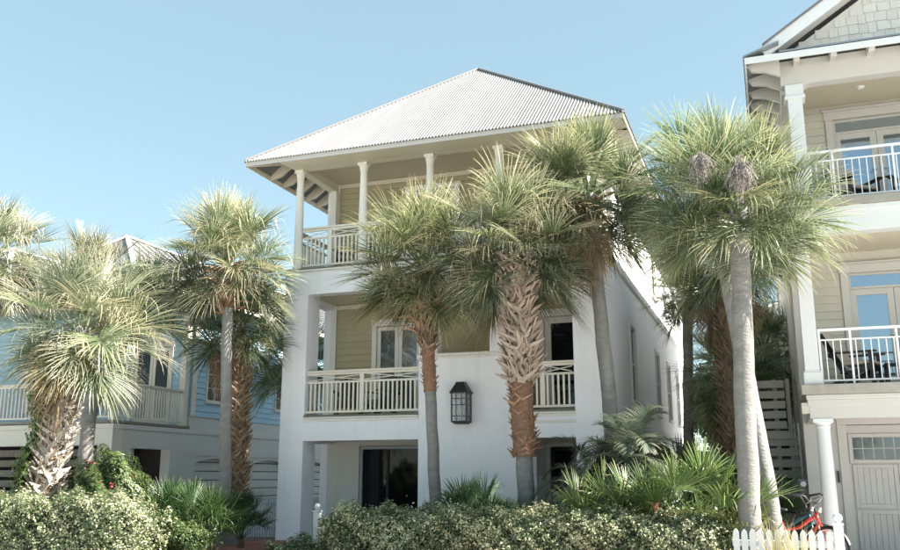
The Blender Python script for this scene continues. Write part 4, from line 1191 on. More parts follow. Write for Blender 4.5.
def palm(label, base, crown, name='cabbage_palm', r=0.15, lean=0.0, scale=1.0, n=40, tint=(1, 1, 1), boots=None, boot_r=None, boot_tint=(1, 1, 1), fibre=None, dead=0, minel=-52, group='sabal palms in front of the houses', seed=0, flat=1.0, skew=None, tuft=0, tuft_len=0.55, boot_dz=0.115, per=9, frond_dir=None):
    rr = random.Random(1000 + seed)
    root = empty(name, base, label, 'palm tree', group)
    inv = Vector(base)
    pts = trunk_path((0, 0, -0.05), Vector(crown) - inv, lean)
    H = crown[2]
    rad = []
    for p in pts:
        u = p.z / H
        k = r * (1.18 if u < 0.04 else 1.05 if u < 0.12 else 1.0) * (1 - 0.12 * u)
        rad.append(k * rr.uniform(0.97, 1.03))
    # ringed trunk, fine steps
    mb = MB()
    fine = []; fr_ = []
    m_ = int(H / 0.07)
    for i in range(m_ + 1):
        z = -0.05 + (pts[-1].z + 0.05) * i / m_
        p = along(pts, z)
        u = i / m_ * (len(rad) - 1); i0 = min(int(u), len(rad) - 2)
        fine.append(p); fr_.append((rad[i0] * (1 - u + i0) + rad[i0 + 1] * (u - i0)) * (1 + rr.uniform(-0.012, 0.012)))
    mb.tube(fine, fr_, 14, jit=lambda: rr.uniform(-0.012, 0.012))
    me = mb.mesh('trunk', M['trunk']); me.polygons.foreach_set('use_smooth', [True] * len(me.polygons))
    inst('trunk', me, root)
    if boots:
        z0, z1 = boots[0], boots[1]
        br = boot_r or r
        ck = MB(); zz = z0; cp_ = []; cr = []
        while zz < z1:
            cp_.append(along(pts, zz)); cr.append(br * rr.uniform(0.93, 1.05)); zz += 0.08
        cr[0] *= 0.8
        ck.tube(cp_, cr, 14, jit=lambda: rr.uniform(-0.04, 0.04))
        inst('trunk_core', ck.mesh('trunk_core', M['trunk_core']), root)
        z = z0; k = 0
        while z < z1 and k < 296 - per:
            for j in range(per):
                ang = 2 * math.pi * (j + (0.5 if (k // per) % 2 else 0)) / per + rr.uniform(-0.2, 0.2)
                zz = z + rr.uniform(-0.04, 0.04)
                p = along(pts, zz)
                s = rr.uniform(0.75, 1.2) * (br / 0.2)
                g = rr.uniform(0.75, 1.25)
                inst('boot', BOOT[rr.randrange(5)], root, (p.x + math.cos(ang) * br * 0.9, p.y + math.sin(ang) * br * 0.9, p.z), (rr.uniform(-0.25, 0.25), rr.uniform(-0.1, 0.15), ang), (s, s, s * rr.uniform(0.85, 1.15)), (boot_tint[0] * g, boot_tint[1] * g, boot_tint[2] * g))
                k += 1
            z += boot_dz
    if fibre:
        z0, z1, fr2 = fibre
        mb = MB(); cp_ = []; cr = []; zz = z0
        while zz < z1: cp_.append(along(pts, zz)); cr.append(fr2 * rr.uniform(0.94, 1.08)); zz += 0.05
        mb.tube(cp_, cr, 16, jit=lambda: rr.uniform(-0.06, 0.06))
        inst('fibre_sheath', mb.mesh('fibre_sheath', M['fibre']), root)
        for i in range(int((z1 - z0) * 34)):
            zz = rr.uniform(z0, z1); ang = rr.uniform(0, 6.28); p = along(pts, zz); s = rr.uniform(0.35, 0.7) * fr2 / 0.2
            g = rr.uniform(0.7, 1.2)
            inst('boot_stub', BOOT[rr.randrange(5)], root, (p.x + math.cos(ang) * fr2 * 0.95, p.y + math.sin(ang) * fr2 * 0.95, p.z), (rr.uniform(-.3, .3), rr.uniform(-.1, .3), ang), (s, s * 1.3, s), (0.95 * g, 0.66 * g, 0.50 * g))
    top = pts[-1]
    # dry stubs just below the crown
    for i in range(tuft):
        ang = i * 2.4 + rr.uniform(-.3, .3); zz = top.z - 0.18 - tuft_len * i / max(1, tuft)
        s = rr.uniform(0.9, 1.3); g = rr.uniform(0.7, 1.2)
        inst('boot', BOOT_DRY[rr.randrange(4)], root, (top.x + math.cos(ang) * r * 0.8, top.y + math.sin(ang) * r * 0.8, zz), (rr.uniform(-.2, .2), rr.uniform(0.1, 0.7), ang), s, (0.95 * g, 0.72 * g, 0.56 * g))
    # the crown
    for i in range(n):
        u = (i + 0.5) / n
        el = 88 - (88 - minel) * (u ** 0.92)
        ang = i * 2.39996 + rr.uniform(-0.25, 0.25)
        key = min(ELS, key=lambda e: abs(e - el))
        me = FR[key][rr.randrange(5)]
        s = scale * rr.uniform(0.86, 1.12) * (0.92 if el > 70 else 1.0)
        g = rr.uniform(0.82, 1.2)
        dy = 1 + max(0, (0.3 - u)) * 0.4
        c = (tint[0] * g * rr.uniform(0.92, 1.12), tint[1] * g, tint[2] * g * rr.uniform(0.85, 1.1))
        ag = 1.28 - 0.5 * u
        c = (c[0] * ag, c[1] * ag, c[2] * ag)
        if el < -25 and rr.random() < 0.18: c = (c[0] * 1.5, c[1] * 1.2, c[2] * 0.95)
        off = r * 0.6
        if skew: ang += skew(ang)
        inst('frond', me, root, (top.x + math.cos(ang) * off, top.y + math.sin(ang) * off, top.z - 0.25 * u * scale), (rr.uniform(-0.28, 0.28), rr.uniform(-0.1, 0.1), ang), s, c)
    for i in range(dead):
        ang = rr.uniform(0, 6.28)
        g = rr.uniform(0.7, 1.2)
        inst('dead_frond', DEADF[rr.randrange(3)], root, (top.x + math.cos(ang) * r * 0.9, top.y + math.sin(ang) * r * 0.9, top.z - 0.3 - rr.uniform(0, 0.5)), (0, 0, ang), scale * rr.uniform(0.8, 1.2), (g, g, g))
    return root, top

LT = (1.25, 1.25, 1.36)     # bleached dry looking leaves
GR = (1.0, 1.0, 1.0)
DG = (0.85, 1.0, 0.85)
# left group
p1, t1 = palm('squat leaning palm with grey criss cross boots and ivy, nearest at the left', (-12.45, 13.0, 0), (-11.75, 13.0, 4.1), r=0.17, scale=1.08, n=46, tint=LT, boots=(0.75, 3.8), boot_r=0.22, boot_tint=(1.25, 1.35, 1.45), seed=1, lean=-0.05, dead=3)
p2, _ = palm('palm cut by the left edge with its crown above the squat one', (-15.1, 14.0, 0), (-15.15, 14.0, 6.0), r=0.15, scale=1.0, n=36, tint=LT, seed=2)
p3, _ = palm('slender smooth grey palm right behind the ivy clad palm', (-13.95, 16.0, 0), (-14.2, 16.0, 5.85), r=0.165, scale=0.86, n=34, tint=(1.25, 1.2, 1.35), seed=3, tuft=10, dead=4, minel=-40)
p4, _ = palm('dark green palm in shade at the corner of the blue house', (-15.45, 17.6, 0), (-14.15, 17.6, 5.45), lean=-0.62, minel=-22, r=0.13, scale=1.0, n=32, tint=DG, seed=4)
p5, t5 = palm('slim grey palm with a ruff of brown stubs beside the left pier', (-10.58, 16.2, 0), (-10.86, 16.2, 6.0), r=0.125, scale=1.18, n=44, tint=(1.15, 1.15, 1.15), seed=5, tuft=60, tuft_len=1.0, minel=-28)
p6, _ = palm('palm with brown woven boots just behind the slim grey one', (-10.98, 17.3, 0), (-11.2, 17.3, 4.85), r=0.13, scale=0.98, n=34, minel=-30, tint=DG, boots=(0.9, 4.4), boot_r=0.17, boot_tint=(0.75, 0.66, 0.52), seed=6, dead=3)
# centre pair
p7, _ = palm('thin palm with shaggy brown boots left of the lantern', (-5.98, 16.2, 0), (-6.28, 16.2, 5.55), r=0.115, scale=1.18, n=44, tint=(1.1, 1.1, 1.0), boots=(3.9, 5.3), boot_r=0.15, boot_tint=(0.72, 0.6, 0.5), fibre=(3.0, 3.95, 0.13), tuft=60, tuft_len=1.25, minel=-38, seed=7)
p8, _ = palm('stout palm with woven boots and orange fibre right of the lantern', (-4.10, 15.6, 0), (-4.22, 15.6, 5.55), r=0.155, scale=1.18, n=44, minel=-32, tint=(1.1, 1.1, 1.05), boots=(3.1, 5.35), boot_r=0.235, boot_tint=(1.15, 1.1, 1.1), fibre=(1.75, 3.1, 0.20), seed=8)
p9, _ = palm('tall smooth palm at the right front corner of the stucco house', (-2.62, 16.7, 0), (-3.02, 16.6, 6.78), r=0.145, scale=1.18, n=44, tint=(0.98, 1.03, 0.95), seed=9, tuft=12, dead=3, minel=-45)
# right group
p10, t10 = palm('tallest bare grey palm with two purplish seed clusters by the picket fence', (-0.40, 13.4, 0), (-0.22, 13.4, 5.30), r=0.155, scale=1.05, n=54, tint=(0.92, 1.0, 0.9), seed=10, minel=-26)
p11, _ = palm('palm with a leaning bare trunk crossing behind the tallest one', (0.02, 14.8, 0), (-0.70, 14.9, 6.15), r=0.135, scale=1.0, n=40, tint=(0.8, 0.95, 0.8), seed=11, lean=0.02, minel=-50)
p12, _ = palm('thin dark palm beside the far end of the side wall', (-1.95, 22.0, 0), (-1.68, 22.0, 5.8), r=0.13, scale=0.8, n=32, tint=DG, seed=12, group='palms in the gap between the houses')
p13, _ = palm('shaggy booted palm in the shade behind the tallest palm', (-0.80, 18.5, 0), (-0.62, 18.5, 5.9), r=0.16, scale=0.95, n=36, tint=DG, boots=(1.8, 5.5), boot_r=0.17, boot_tint=(0.42, 0.36, 0.3), seed=13, dead=8, group='palms in the gap between the houses')
p14, _ = palm('low dark palm behind the slatted stair screen', (0.05, 24.0, 0), (0.0, 24.0, 4.6), r=0.15, scale=1.1, n=32, tint=DG, seed=14, dead=4, group='palms in the gap between the houses')
p15, _ = palm('dark palm seen through the openings beside the left pier', (-12.6, 22.5, 0), (-12.75, 22.5, 4.9), r=0.15, scale=1.25, n=34, tint=DG, seed=15, group='palms in the gap between the houses')
p16, _ = palm('short dark palm with brown hanging skirt low in the gap', (-0.8, 20.5, 0), (-0.75, 20.5, 3.6), r=0.16, scale=0.95, n=32, tint=DG, seed=16, dead=10, group='palms in the gap between the houses')
p17, _ = palm('farther dark palm closing the view between the houses', (-0.6, 28.0, 0), (-0.6, 28.0, 5.0), r=0.16, scale=1.3, n=34, tint=DG, seed=17, dead=6, group='palms in the gap between the houses')
# bracts / seed clusters of the tallest palm
def seed_cluster(root, c, w, h, sd_):
    r_ = random.Random(sd_); mb = MB()
    base = WORLD[root.name].translation
    for i in range(170):
        a = r_.uniform(0, 6.28); e = max(-1.25, min(1, r_.gauss(-0.1, 0.55))); q = max(0.15, 1 - e * e) ** 0.5 * r_.uniform(0.3, 1.25)
        p = Vector((math.cos(a) * q * w, math.sin(a) * q * w, e * h))
        s = Vector((0, 0, h * 0.9)).lerp(p, 0.3)
        t = p + Vector((0, 0, -0.05))
        mb.tube([s + Vector(c) - base, s.lerp(t, 0.6) + Vector((r_.uniform(-.02, .02), r_.uniform(-.02, .02), 0.02)) + Vector(c) - base, t + Vector(c) - base], [0.005, 0.004, 0.003], 3, cap=False)
        for k in range(9):
            f_ = s.lerp(t, r_.uniform(0.35, 1.05)) + Vector((r_.uniform(-.035, .035), r_.uniform(-.035, .035), r_.uniform(-.035, .035))) + Vector(c) - base
            n = len(mb.v); z = r_.uniform(0.005, 0.009)
            mb.v += [tuple(f_ + Vector(v) * z) for v in ((1, 0, 0), (-1, 0, 0), (0, 1, 0), (0, -1, 0), (0, 0, 1), (0, 0, -1))]
            mb.f += [[n + a_ for a_ in q_] for q_ in ((0, 2, 4), (2, 1, 4), (1, 3, 4), (3, 0, 4), (2, 0, 5), (1, 2, 5), (3, 1, 5), (0, 3, 5))]
    me = mb.mesh('seed_cluster', M['seed'])
    o = inst('seed_cluster', me, root); o['kind'] = 'stuff'
seed_cluster(p10, (-0.66, 12.25, 5.6), 0.19, 0.21, 1)
seed_cluster(p10, (-0.14, 12.15, 5.36), 0.18, 0.30, 2)

# ================================================================== LEAF CLOUDS
def leaf_cloud(name, m, parent, centers, normals, size, seed, tip, elong=2.0, kind=None, up=0.5):
    """many folded leaves: two quads each"""
    rg = np.random.default_rng(seed)
    n = len(centers)
    nr = normals + rg.normal(0, 0.55, (n, 3)); nr[:, 2] += up
    nr /= np.linalg.norm(nr, axis=1, keepdims=True)
    a = rg.normal(0, 1, (n, 3)); a -= nr * np.sum(a * nr, 1, keepdims=True); a /= np.linalg.norm(a, axis=1, keepdims=True)
    b = np.cross(nr, a)
    s = size * rg.uniform(0.6, 1.25, (n, 1)); w = s / elong
    v = np.empty((n, 6, 3))
    v[:, 0] = centers - a * s * 0.5
    v[:, 1] = centers + b * w * 0.5 + nr * w * 0.18
    v[:, 2] = centers + a * s * 0.5 - nr * s * 0.1
    v[:, 3] = centers - b * w * 0.5 + nr * w * 0.18
    v[:, 4] = centers - a * s * 0.5 * 0.98
    v[:, 5] = centers
    tri = np.array([[0, 1, 5], [1, 2, 5], [2, 3, 5], [3, 0, 5]])
    me = bpy.data.meshes.new(name)
    verts = v[:, [0, 1, 2, 3, 5]].reshape(-1, 3)
    tri = np.array([[0, 1, 4], [1, 2, 4], [2, 3, 4], [3, 0, 4]])
    idx = (np.arange(n)[:, None, None] * 5 + tri[None]).reshape(-1)
    me.vertices.add(len(verts)); me.vertices.foreach_set('co', verts.reshape(-1).astype(np.float32))
    nf = n * 4
    me.loops.add(nf * 3); me.loops.foreach_set('vertex_index', idx.astype(np.int32))
    me.polygons.add(nf); me.polygons.foreach_set('loop_start', np.arange(0, nf * 3, 3, dtype=np.int32))
    at = me.attributes.new('tip', 'FLOAT', 'POINT')
    at.data.foreach_set('value', np.repeat(tip, 5).astype(np.float32))
    me.materials.append(m); me.update(); me.validate()
    o = bpy.data.objects.new(name, me); COL.objects.link(o)
    if parent is not None:
        o.parent = parent; o.matrix_parent_inverse = WORLD[parent.name].inverted()
    o['kind'] = 'stuff'
    return o

def lump(x, y, seed, a=0.09):
    return a * (np.sin(x * 3.1 + seed) * np.cos(y * 2.7 + seed * 2) + 0.6 * np.sin(x * 7.3 + y * 5.1 + seed) + 0.35 * np.sin(x * 15.1 - y * 11 + seed))

def hedge(label, x0, x1, y0, y1, zt, n, seed, m, size=0.05, rad=0.25, variegated_lit=0.42, h0=None, h1=None, name='hedge', group=None, yfun=None):
    rg = np.random.default_rng(seed)
    root = empty(name, ((x0 + x1) / 2, (y0 + y1) / 2, 0), label, 'hedge', group)
    L, Wd = x1 - x0, y1 - y0
    u = rg.uniform(0, 1, n); t = rg.uniform(0, 1, n)
    x = x0 + L * u
    zt_ = zt if h0 is None else h0 + (h1 - h0) * u
    # half-perimeter: front face, rounded shoulder, top, back
    P = zt + Wd + zt * 0.4
    s = t * P
    y = np.where(s < zt, y0, np.where(s < zt + Wd, y0 + (s - zt), y1))
    z = np.where(s < zt, s / zt * zt_, np.where(s < zt + Wd, zt_, zt_ - (s - zt - Wd)))
    ny = np.where(s < zt, -1.0, np.where(s < zt + Wd, 0.0, 1.0)); nz = np.where((s >= zt) & (s < zt + Wd), 1.0, 0.0)
    # round shoulders
    cy = np.clip(y, y0 + rad, y1 - rad); cz = np.minimum(z, zt_ - rad)
    dy, dz = y - cy, z - cz
    l = np.sqrt(dy ** 2 + dz ** 2); k = l > 1e-6
    edge = k & (np.abs(dy) > 0) & (dz > 0)
    sc = np.where(edge, rad / np.maximum(l, 1e-6), 1.0)
    y = cy + dy * sc; z = cz + dz * sc
    ny = np.where(edge, dy / np.maximum(l, 1e-6), ny); nz = np.where(edge, dz / np.maximum(l, 1e-6), nz)
    # round the two ends
    e = np.minimum(x - x0, x1 - x)
    endk = np.clip(1 - e / 0.35, 0, 1)
    ymid = (y0 + y1) / 2
    y = ymid + (y - ymid) * np.sqrt(np.clip(1 - endk ** 2, 0.02, 1))
    z = z * (1 - 0.25 * endk ** 2)
    ek = rg.uniform(0, 1, n) < 0.06
    x = np.where(ek, np.where(rg.uniform(0, 1, n) < 0.5, x0 + 0.02, x1 - 0.02), x); y = np.where(ek, y0 + Wd * rg.uniform(0.1, 0.9, n), y); z = np.where(ek, zt_ * rg.uniform(0, 0.85, n), z)
    nx = np.where(x < (x0 + x1) / 2, -endk, endk)
    lp = lump(x, y * 1.3 + z * 1.7, seed, 0.075) + lump(x * 2.3, y * 3 + z * 3.7, seed + 9, 0.055) + rg.normal(0, 0.012, n) - np.abs(rg.normal(0, 0.075, n)) + np.where(rg.uniform(0, 1, n) < 0.03, rg.uniform(0, 0.12, n), 0)
    nrm = np.stack([nx, ny, nz], 1); nrm /= np.maximum(np.linalg.norm(nrm, axis=1, keepdims=True), 1e-6)
    c = np.stack([x, y, z], 1) + nrm * lp[:, None]
    c[:, 2] = np.maximum(c[:, 2], 0.02)
    br = rg.uniform(0, 1, n) < (0.34 + 0.2 * np.clip(lump(x * 1.3, z * 2 + y, seed + 3) / 0.09, -1, 1)) * variegated_lit * 2  # pale leaves: variegation plus sunlight put into the colour; dark ones hold shade
    tip = np.where(br, rg.uniform(0.45, 1.0, n), rg.uniform(0, 0.16, n))
    leaf_cloud('foliage', m, root, c, nrm, size, seed, tip)
    # woody core so nothing shows through
    mb = MB(); K = 24; S = 9
    for i in range(K + 1):
        uu = i / K; xx = x0 + 0.25 + (L - 0.5) * uu
        hh = (zt if h0 is None else h0 + (h1 - h0) * uu) - 0.16
        en = min(1, min(uu, 1 - uu) * K / 2 + 0.35)
        for j in range(S):
            a = math.pi * j / (S - 1)
            ca, sa = math.cos(a), math.sin(a)
            q = 0.35
            py = (abs(ca) ** q) * (1 if ca > 0 else -1); pz = abs(sa) ** q
            mb.v.append((xx, ymid - py * (Wd / 2 - 0.13) * en, max(0.0, pz * hh * (0.8 + 0.2 * en)) + rnd.uniform(-0.02, 0.02)))
    for i in range(K):
        for j in range(S - 1):
            a = i * S + j; mb.f.append([a, a + 1, a + S + 1, a + S])
    mb.f.append(list(range(S))); mb.f.append([K * S + j for j in range(S)])
    mb.build('branches', M['twigs'], root)
    return root

hedge('long clipped pale flecked hedge along the front of the stucco house', -6.98, -0.62, 13.2, 14.15, 0.98, 68000, 3, M['hedge'], size=0.050, h0=0.90, h1=0.88, variegated_lit=0.68)
hedge('sunlit pale flecked hedge at the lower left corner', -14.2, -8.75, 10.9, 12.0, 1.14, 56000, 4, M['hedge'], size=0.047, h0=1.14, h1=1.10, variegated_lit=0.52)
hedge('low shaggy hedge tuft in front of the dark palmettos', -9.95, -8.45, 12.2, 12.8, 0.70, 9000, 5, M['shrub'], size=0.06)
hedge('small low shrub clump at the foot of the white post', -8.2, -7.2, 13.7, 14.2, 0.32, 4500, 6, M['hedge'], size=0.05, name='low_shrub', rad=0.12)

def shrub(label, c, rx, ry, rz, n, seed, m, size, elong=2.0, name='shrub', flowers=0, cat='shrub'):
    rg = np.random.default_rng(seed)
    root = empty(name, (c[0], c[1], 0), label, cat)
    d = rg.normal(0, 1, (n, 3)); d /= np.linalg.norm(d, axis=1, keepdims=True); d[:, 2] = np.abs(d[:, 2]) * 1.0 - 0.35 * (rg.uniform(0, 1, n) < 0.4)
    d /= np.linalg.norm(d, axis=1, keepdims=True)
    k = (1 + 0.16 * np.sin(d[:, 0] * 6 + seed) * np.cos(d[:, 1] * 5 + d[:, 2] * 7) + 0.10 * np.sin(d[:, 0] * 13 + d[:, 2] * 11)) * (1 - np.abs(rg.normal(0, 0.13, n)))
    p = d * k[:, None] * np.array([rx, ry, rz]) + np.array(c)
    p[:, 2] = np.maximum(p[:, 2], 0.03)
    leaf_cloud('foliage', m, root, p, d, size, seed, np.clip(rg.beta(1, 2, n), 0, 1), elong)
    mb = MB()
    for i in range(26):
        a = rnd.uniform(0, 6.28); e = rnd.uniform(0.25, 1.0)
        t = (c[0] + math.cos(a) * rx * 0.75 * e, c[1] + math.sin(a) * ry * 0.75 * e, c[2] + rz * rnd.uniform(0.2, 0.8))
        mb.tube([(c[0] + rnd.uniform(-.1, .1), c[1] + rnd.uniform(-.1, .1), 0), ((c[0] + t[0]) / 2 + rnd.uniform(-.05, .05), (c[1] + t[1]) / 2, (t[2]) * 0.55), t], [0.012, 0.009, 0.004], 4)
    o = mb.build('branches', M['twigs'], root); o['kind'] = 'stuff'
    me = None
    if flowers:
        fm = MB(); fm.tip = []
        rr = random.Random(seed)
        for i in range(18):
            a = rr.uniform(0, 6.28); e = rr.uniform(0.1, 1.3); q = Vector((math.cos(a) * math.sin(e), math.sin(a) * math.sin(e), math.cos(e))) * 0.05
            b1 = q.cross(Vector((0, 0, 1))).normalized() * 0.017; n0 = len(fm.v)
            b2 = b1.cross(q).normalized() * 0.017
            fm.v += [tuple(q - b1), tuple(q - b2 - q * 0.1), tuple(q + b1), tuple(q + b2 + q * 0.1)]; fm.f.append([n0, n0 + 1, n0 + 2, n0 + 3]); fm.tip += [rr.random()] * 4
        fme = fm.mesh('flower', M['petal'])
        for i in range(flowers):
            a = -math.pi / 2 + rr.uniform(-1.5, 1.5); e = rr.uniform(0.5, 1.65)
            dd = Vector((math.cos(a) * math.sin(e) * rx, math.sin(a) * math.sin(e) * ry, math.cos(e) * rz)) * rr.uniform(0.88, 1.0)
            inst('flower', fme, root, (dd.x, dd.y, max(0.1, c[2] + dd.z)), (0, 0, rr.uniform(0, 6)), rr.uniform(0.45, 0.85))
    return root
shrub('rounded green bush dotted with red blossoms below the ivy clad palm', (-11.0, 13.15, 0.85), 0.82, 0.6, 0.98, 17000, 21, M['shrub'], 0.085, 2.9, name='flowering_shrub', flowers=34, cat='bush')

# ivy on the leaning palm: its own plant
def vine():
    root = empty('climbing_vine', (-12.62, 12.75, 0), 'green leafy vine climbing the left of the criss cross booted palm', 'vine')
    rg = np.random.default_rng(5); n = 3600
    z = rg.uniform(0.9, 3.75, n); pick = rg.uniform(0, 1, n)
    bx = -12.45 + 0.70 * z / 3.85
    a = np.where(pick < 0.78, rg.normal(math.pi * 1.12, 0.40, n), np.where(z > 2.9, rg.normal(-0.3, 0.4, n), rg.normal(math.pi, 0.3, n)))
    rad = 0.36 + np.abs(rg.normal(0, 0.09, n)) + 0.06 * np.sin(z * 5)
    c = np.stack([bx + np.cos(a) * rad, 13.0 + np.sin(a) * rad - 0.03, z + 0], 1)
    nr = np.stack([np.cos(a), np.sin(a) - 0.4, np.zeros(n)], 1)
    leaf_cloud('foliage', M['vine'], root, c, nr, 0.085, 6, rg.beta(1.2, 2, n), 1.4)
    mb = MB()
    for k in range(3):
        pts = []
        for i in range(30):
            zz = 0.02 + 3.6 * i / 29; a_ = math.pi + 0.3 * math.sin(i * 0.6 + k * 2)
            pts.append((-12.45 + 0.70 * zz / 3.85 + math.cos(a_) * 0.27, 13.0 + math.sin(a_) * 0.27 - 0.1 * k + 0.1, zz))
        mb.tube(pts, 0.009, 5)
    mb.build('stem', M['twigs'], root)['kind'] = 'stuff'
vine()

# ------------------------------------------------------------------ palmettos, pindo, undergrowth
PF = {}
for e in (82, 66, 50, 34, 14):
    PF[e] = [fan_frond('frond', e, 300 + e + s, M['palmetto'], petiole=0.62, Rb=0.50, nseg=28, amax=(70 if e > 60 else 100), droop=0.10, costa=0.08, fold=0.42, w=0.034, pet_w=0.012, dry=0.7, bend=12, split=0.4, tipmin=0.7) for s in range(3)]
PN = {e: [pinnate_frond('frond', e, 500 + e + s, M['pindo']) for s in range(2)] for e in (80, 60, 40, 20)}
def palmetto(label, x, y, z0, n, scale, tint, seed, els=(82, 66, 50, 34), name='saw_palmetto', stem=0.25, group=None, src=None, cat='palmetto'):
    rr = random.Random(seed); root = empty(name, (x, y, 0), label, cat, group)
    src = src or PF
    els = [e for e in src if e in els] or list(src)
    mb = MB(); mb.tube([(0, 0, 0), (0.02, 0, z0 * 0.5), (0, 0, z0 + 0.02)], [0.07, 0.065, 0.05], 9, jit=lambda: rr.uniform(-.1, .1))
    inst('stem', mb.mesh('stem', M['trunk_core']), root)
    for i in range(n):
        u = (i + 0.5) / n; el = 86 - 80 * u
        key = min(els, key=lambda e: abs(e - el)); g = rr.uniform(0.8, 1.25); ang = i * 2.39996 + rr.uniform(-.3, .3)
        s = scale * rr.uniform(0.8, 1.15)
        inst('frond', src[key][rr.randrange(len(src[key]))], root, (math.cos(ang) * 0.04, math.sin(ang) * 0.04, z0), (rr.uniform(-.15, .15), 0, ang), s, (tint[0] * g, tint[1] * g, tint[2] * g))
    return root
gp = 'saw palmettos behind the long hedge'
palmetto('bluish palmetto at the base of the blank bay under the lantern', -4.95, 15.0, 0.35, 20, 0.95, (0.75, 0.95, 1.0), 31, group=gp)
palmetto('small bluish palmetto crowding the stout palm trunk', -4.55, 15.0, 0.30, 16, 0.85, (0.7, 0.9, 0.9), 32, group=gp)
palmetto('bright green palmetto left of the feathery palm', -2.62, 14.3, 0.40, 15, 1.0, (1.1, 1.1, 0.9), 33, group=gp)
palmetto('bright palmetto directly before the feathery palm', -1.85, 14.4, 0.45, 15, 1.05, (1.0, 1.1, 0.9), 34, group=gp)
palmetto('tall fan leaved palmetto next to the tallest palm trunk', -1.05, 14.1, 0.62, 15, 1.12, (1.15, 1.25, 0.9), 35, group=gp)
palmetto('low yellowing palmetto at the right end of the hedge', -0.75, 14.0, 0.30, 14, 0.85, (1.5, 1.3, 0.9), 36, els=(50, 34, 14), group=gp)
gd = 'dark palmettos between the left hedge and path'
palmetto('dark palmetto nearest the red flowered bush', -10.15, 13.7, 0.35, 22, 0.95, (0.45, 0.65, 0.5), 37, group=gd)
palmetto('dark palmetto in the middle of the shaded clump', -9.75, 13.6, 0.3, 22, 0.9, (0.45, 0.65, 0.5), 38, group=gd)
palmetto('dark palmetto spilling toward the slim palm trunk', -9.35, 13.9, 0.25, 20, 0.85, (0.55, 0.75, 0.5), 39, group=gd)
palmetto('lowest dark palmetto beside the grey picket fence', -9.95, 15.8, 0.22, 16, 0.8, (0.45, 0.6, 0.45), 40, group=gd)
palmetto('feathery blue green palm with arching leaves by the right corner', -2.35, 15.6, 1.55, 38, 1.0, (1.1, 1.1, 1.15), 41, els=(80, 60, 40, 20), name='pindo_palm', src=PN, cat='palm')
palmetto('second feathery arching palm before the dark front door', -2.95, 15.8, 1.15, 26, 0.95, (1.0, 1.0, 1.0), 42, els=(80, 60, 40, 20), name='pindo_palm', src=PN, cat='palm')
palmetto('small rosette of reddish blades on the hedge top', -1.72, 13.75, 0.80, 9, 0.32, (1, 1, 1), 43, els=(82, 66, 50, 34), name='bromeliad', src={e: [fan_frond('leaf', e, 800 + e, M['brom'], petiole=0.1, Rb=0.7, nseg=3, amax=12, droop=0.4, costa=0.02, fold=0.1, w=0.16, dry=0.5)] for e in (82, 66, 50, 34)}, cat='plant')
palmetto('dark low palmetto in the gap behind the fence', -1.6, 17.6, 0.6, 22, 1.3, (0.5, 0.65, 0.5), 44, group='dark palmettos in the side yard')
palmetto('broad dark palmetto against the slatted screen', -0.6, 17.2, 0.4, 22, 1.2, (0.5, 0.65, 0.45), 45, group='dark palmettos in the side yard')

# grasses in front of the right fence
def grass_tuft(label, x, y, n, h, seed):
    rr = random.Random(seed); mb = MB(); mb.tip = []
    root = empty('ornamental_grass', (x, y, 0), label, 'grass')
    for i in range(n):
        a = rr.uniform(0, 6.28); r0 = rr.uniform(0, 0.12); hh = h * rr.uniform(0.55, 1.1); ln = rr.uniform(0.05, 0.28)
        p = [(math.cos(a) * (r0 + ln * t * t), math.sin(a) * (r0 + ln * t * t), hh * t) for t in (0, 0.4, 0.75, 1)]
        s = (-math.sin(a) * 0.005, math.cos(a) * 0.005)
        n0 = len(mb.v)
        for k, q in enumerate(p):
            w = (1, 0.9, 0.6, 0.1)[k]
            mb.v += [(q[0] - s[0] * w, q[1] - s[1] * w, q[2]), (q[0] + s[0] * w, q[1] + s[1] * w, q[2])]; mb.tip += [k / 3] * 2
            if k: mb.f.append([n0 + 2 * k - 2, n0 + 2 * k - 1, n0 + 2 * k + 1, n0 + 2 * k])
    o = inst('blades', mb.mesh('blades', M['straw']), root); o['kind'] = 'stuff'
grass_tuft('straw coloured grass rising before the left of the white picket fence', -0.05, 12.75, 70, 0.85, 1)
grass_tuft('thin golden grass blades before the middle of the white picket fence', 0.22, 12.75, 60, 0.80, 2)

# background trees beyond the houses
def far_tree(label, x, y, h, rx, seed, dark=1.0):
    rg = np.random.default_rng(seed); n = 9000
    root = empty('oak_tree', (x, y, 0), label, 'tree', 'trees beyond the houses')
    mb = MB().tube([(x, y, 0), (x + 0.2, y, h * 0.3), (x, y, h * 0.65)], [0.3, 0.22, 0.1], 8)
    for i in range(7):
        a = i * 0.9; mb.tube([(x, y, h * (0.3 + 0.04 * i)), (x + math.cos(a) * rx * 0.6, y + math.sin(a) * rx * 0.6, h * 0.7)], [0.09, 0.03], 5)
    mb.build('trunk', M['trunk_core'], root)
    k = 26; cc = rg.normal(0, 1, (k, 3)); cc /= np.linalg.norm(cc, axis=1, keepdims=True); cc *= rg.uniform(0.3, 0.85, (k, 1)) * np.array([rx, rx, h * 0.33]); cc[:, 2] += h * 0.64
    w = rg.integers(0, k, n); d = rg.normal(0, 1, (n, 3)); d /= np.linalg.norm(d, axis=1, keepdims=True)
    p = cc[w] + d * (rx * 0.38) * rg.uniform(0.6, 1.05, (n, 1)) + np.array([x, y, 0])
    leaf_cloud('crown', M['shrub'], root, p, d, 0.28, seed, rg.beta(1, 3, n), 1.6)
far_tree('dark round tree far behind between the two tall houses', -2.5, 48, 8.0, 3.0, 1)
far_tree('green tree far behind the slatted stair screen', 2.0, 52, 7.0, 3.2, 2)
far_tree('tree beyond the gap beside the blue house', -17.0, 46, 6.0, 2.6, 3)
far_tree('low tree seen through the ground floor opening of the blue house', -38, 40, 6.0, 3.2, 4)

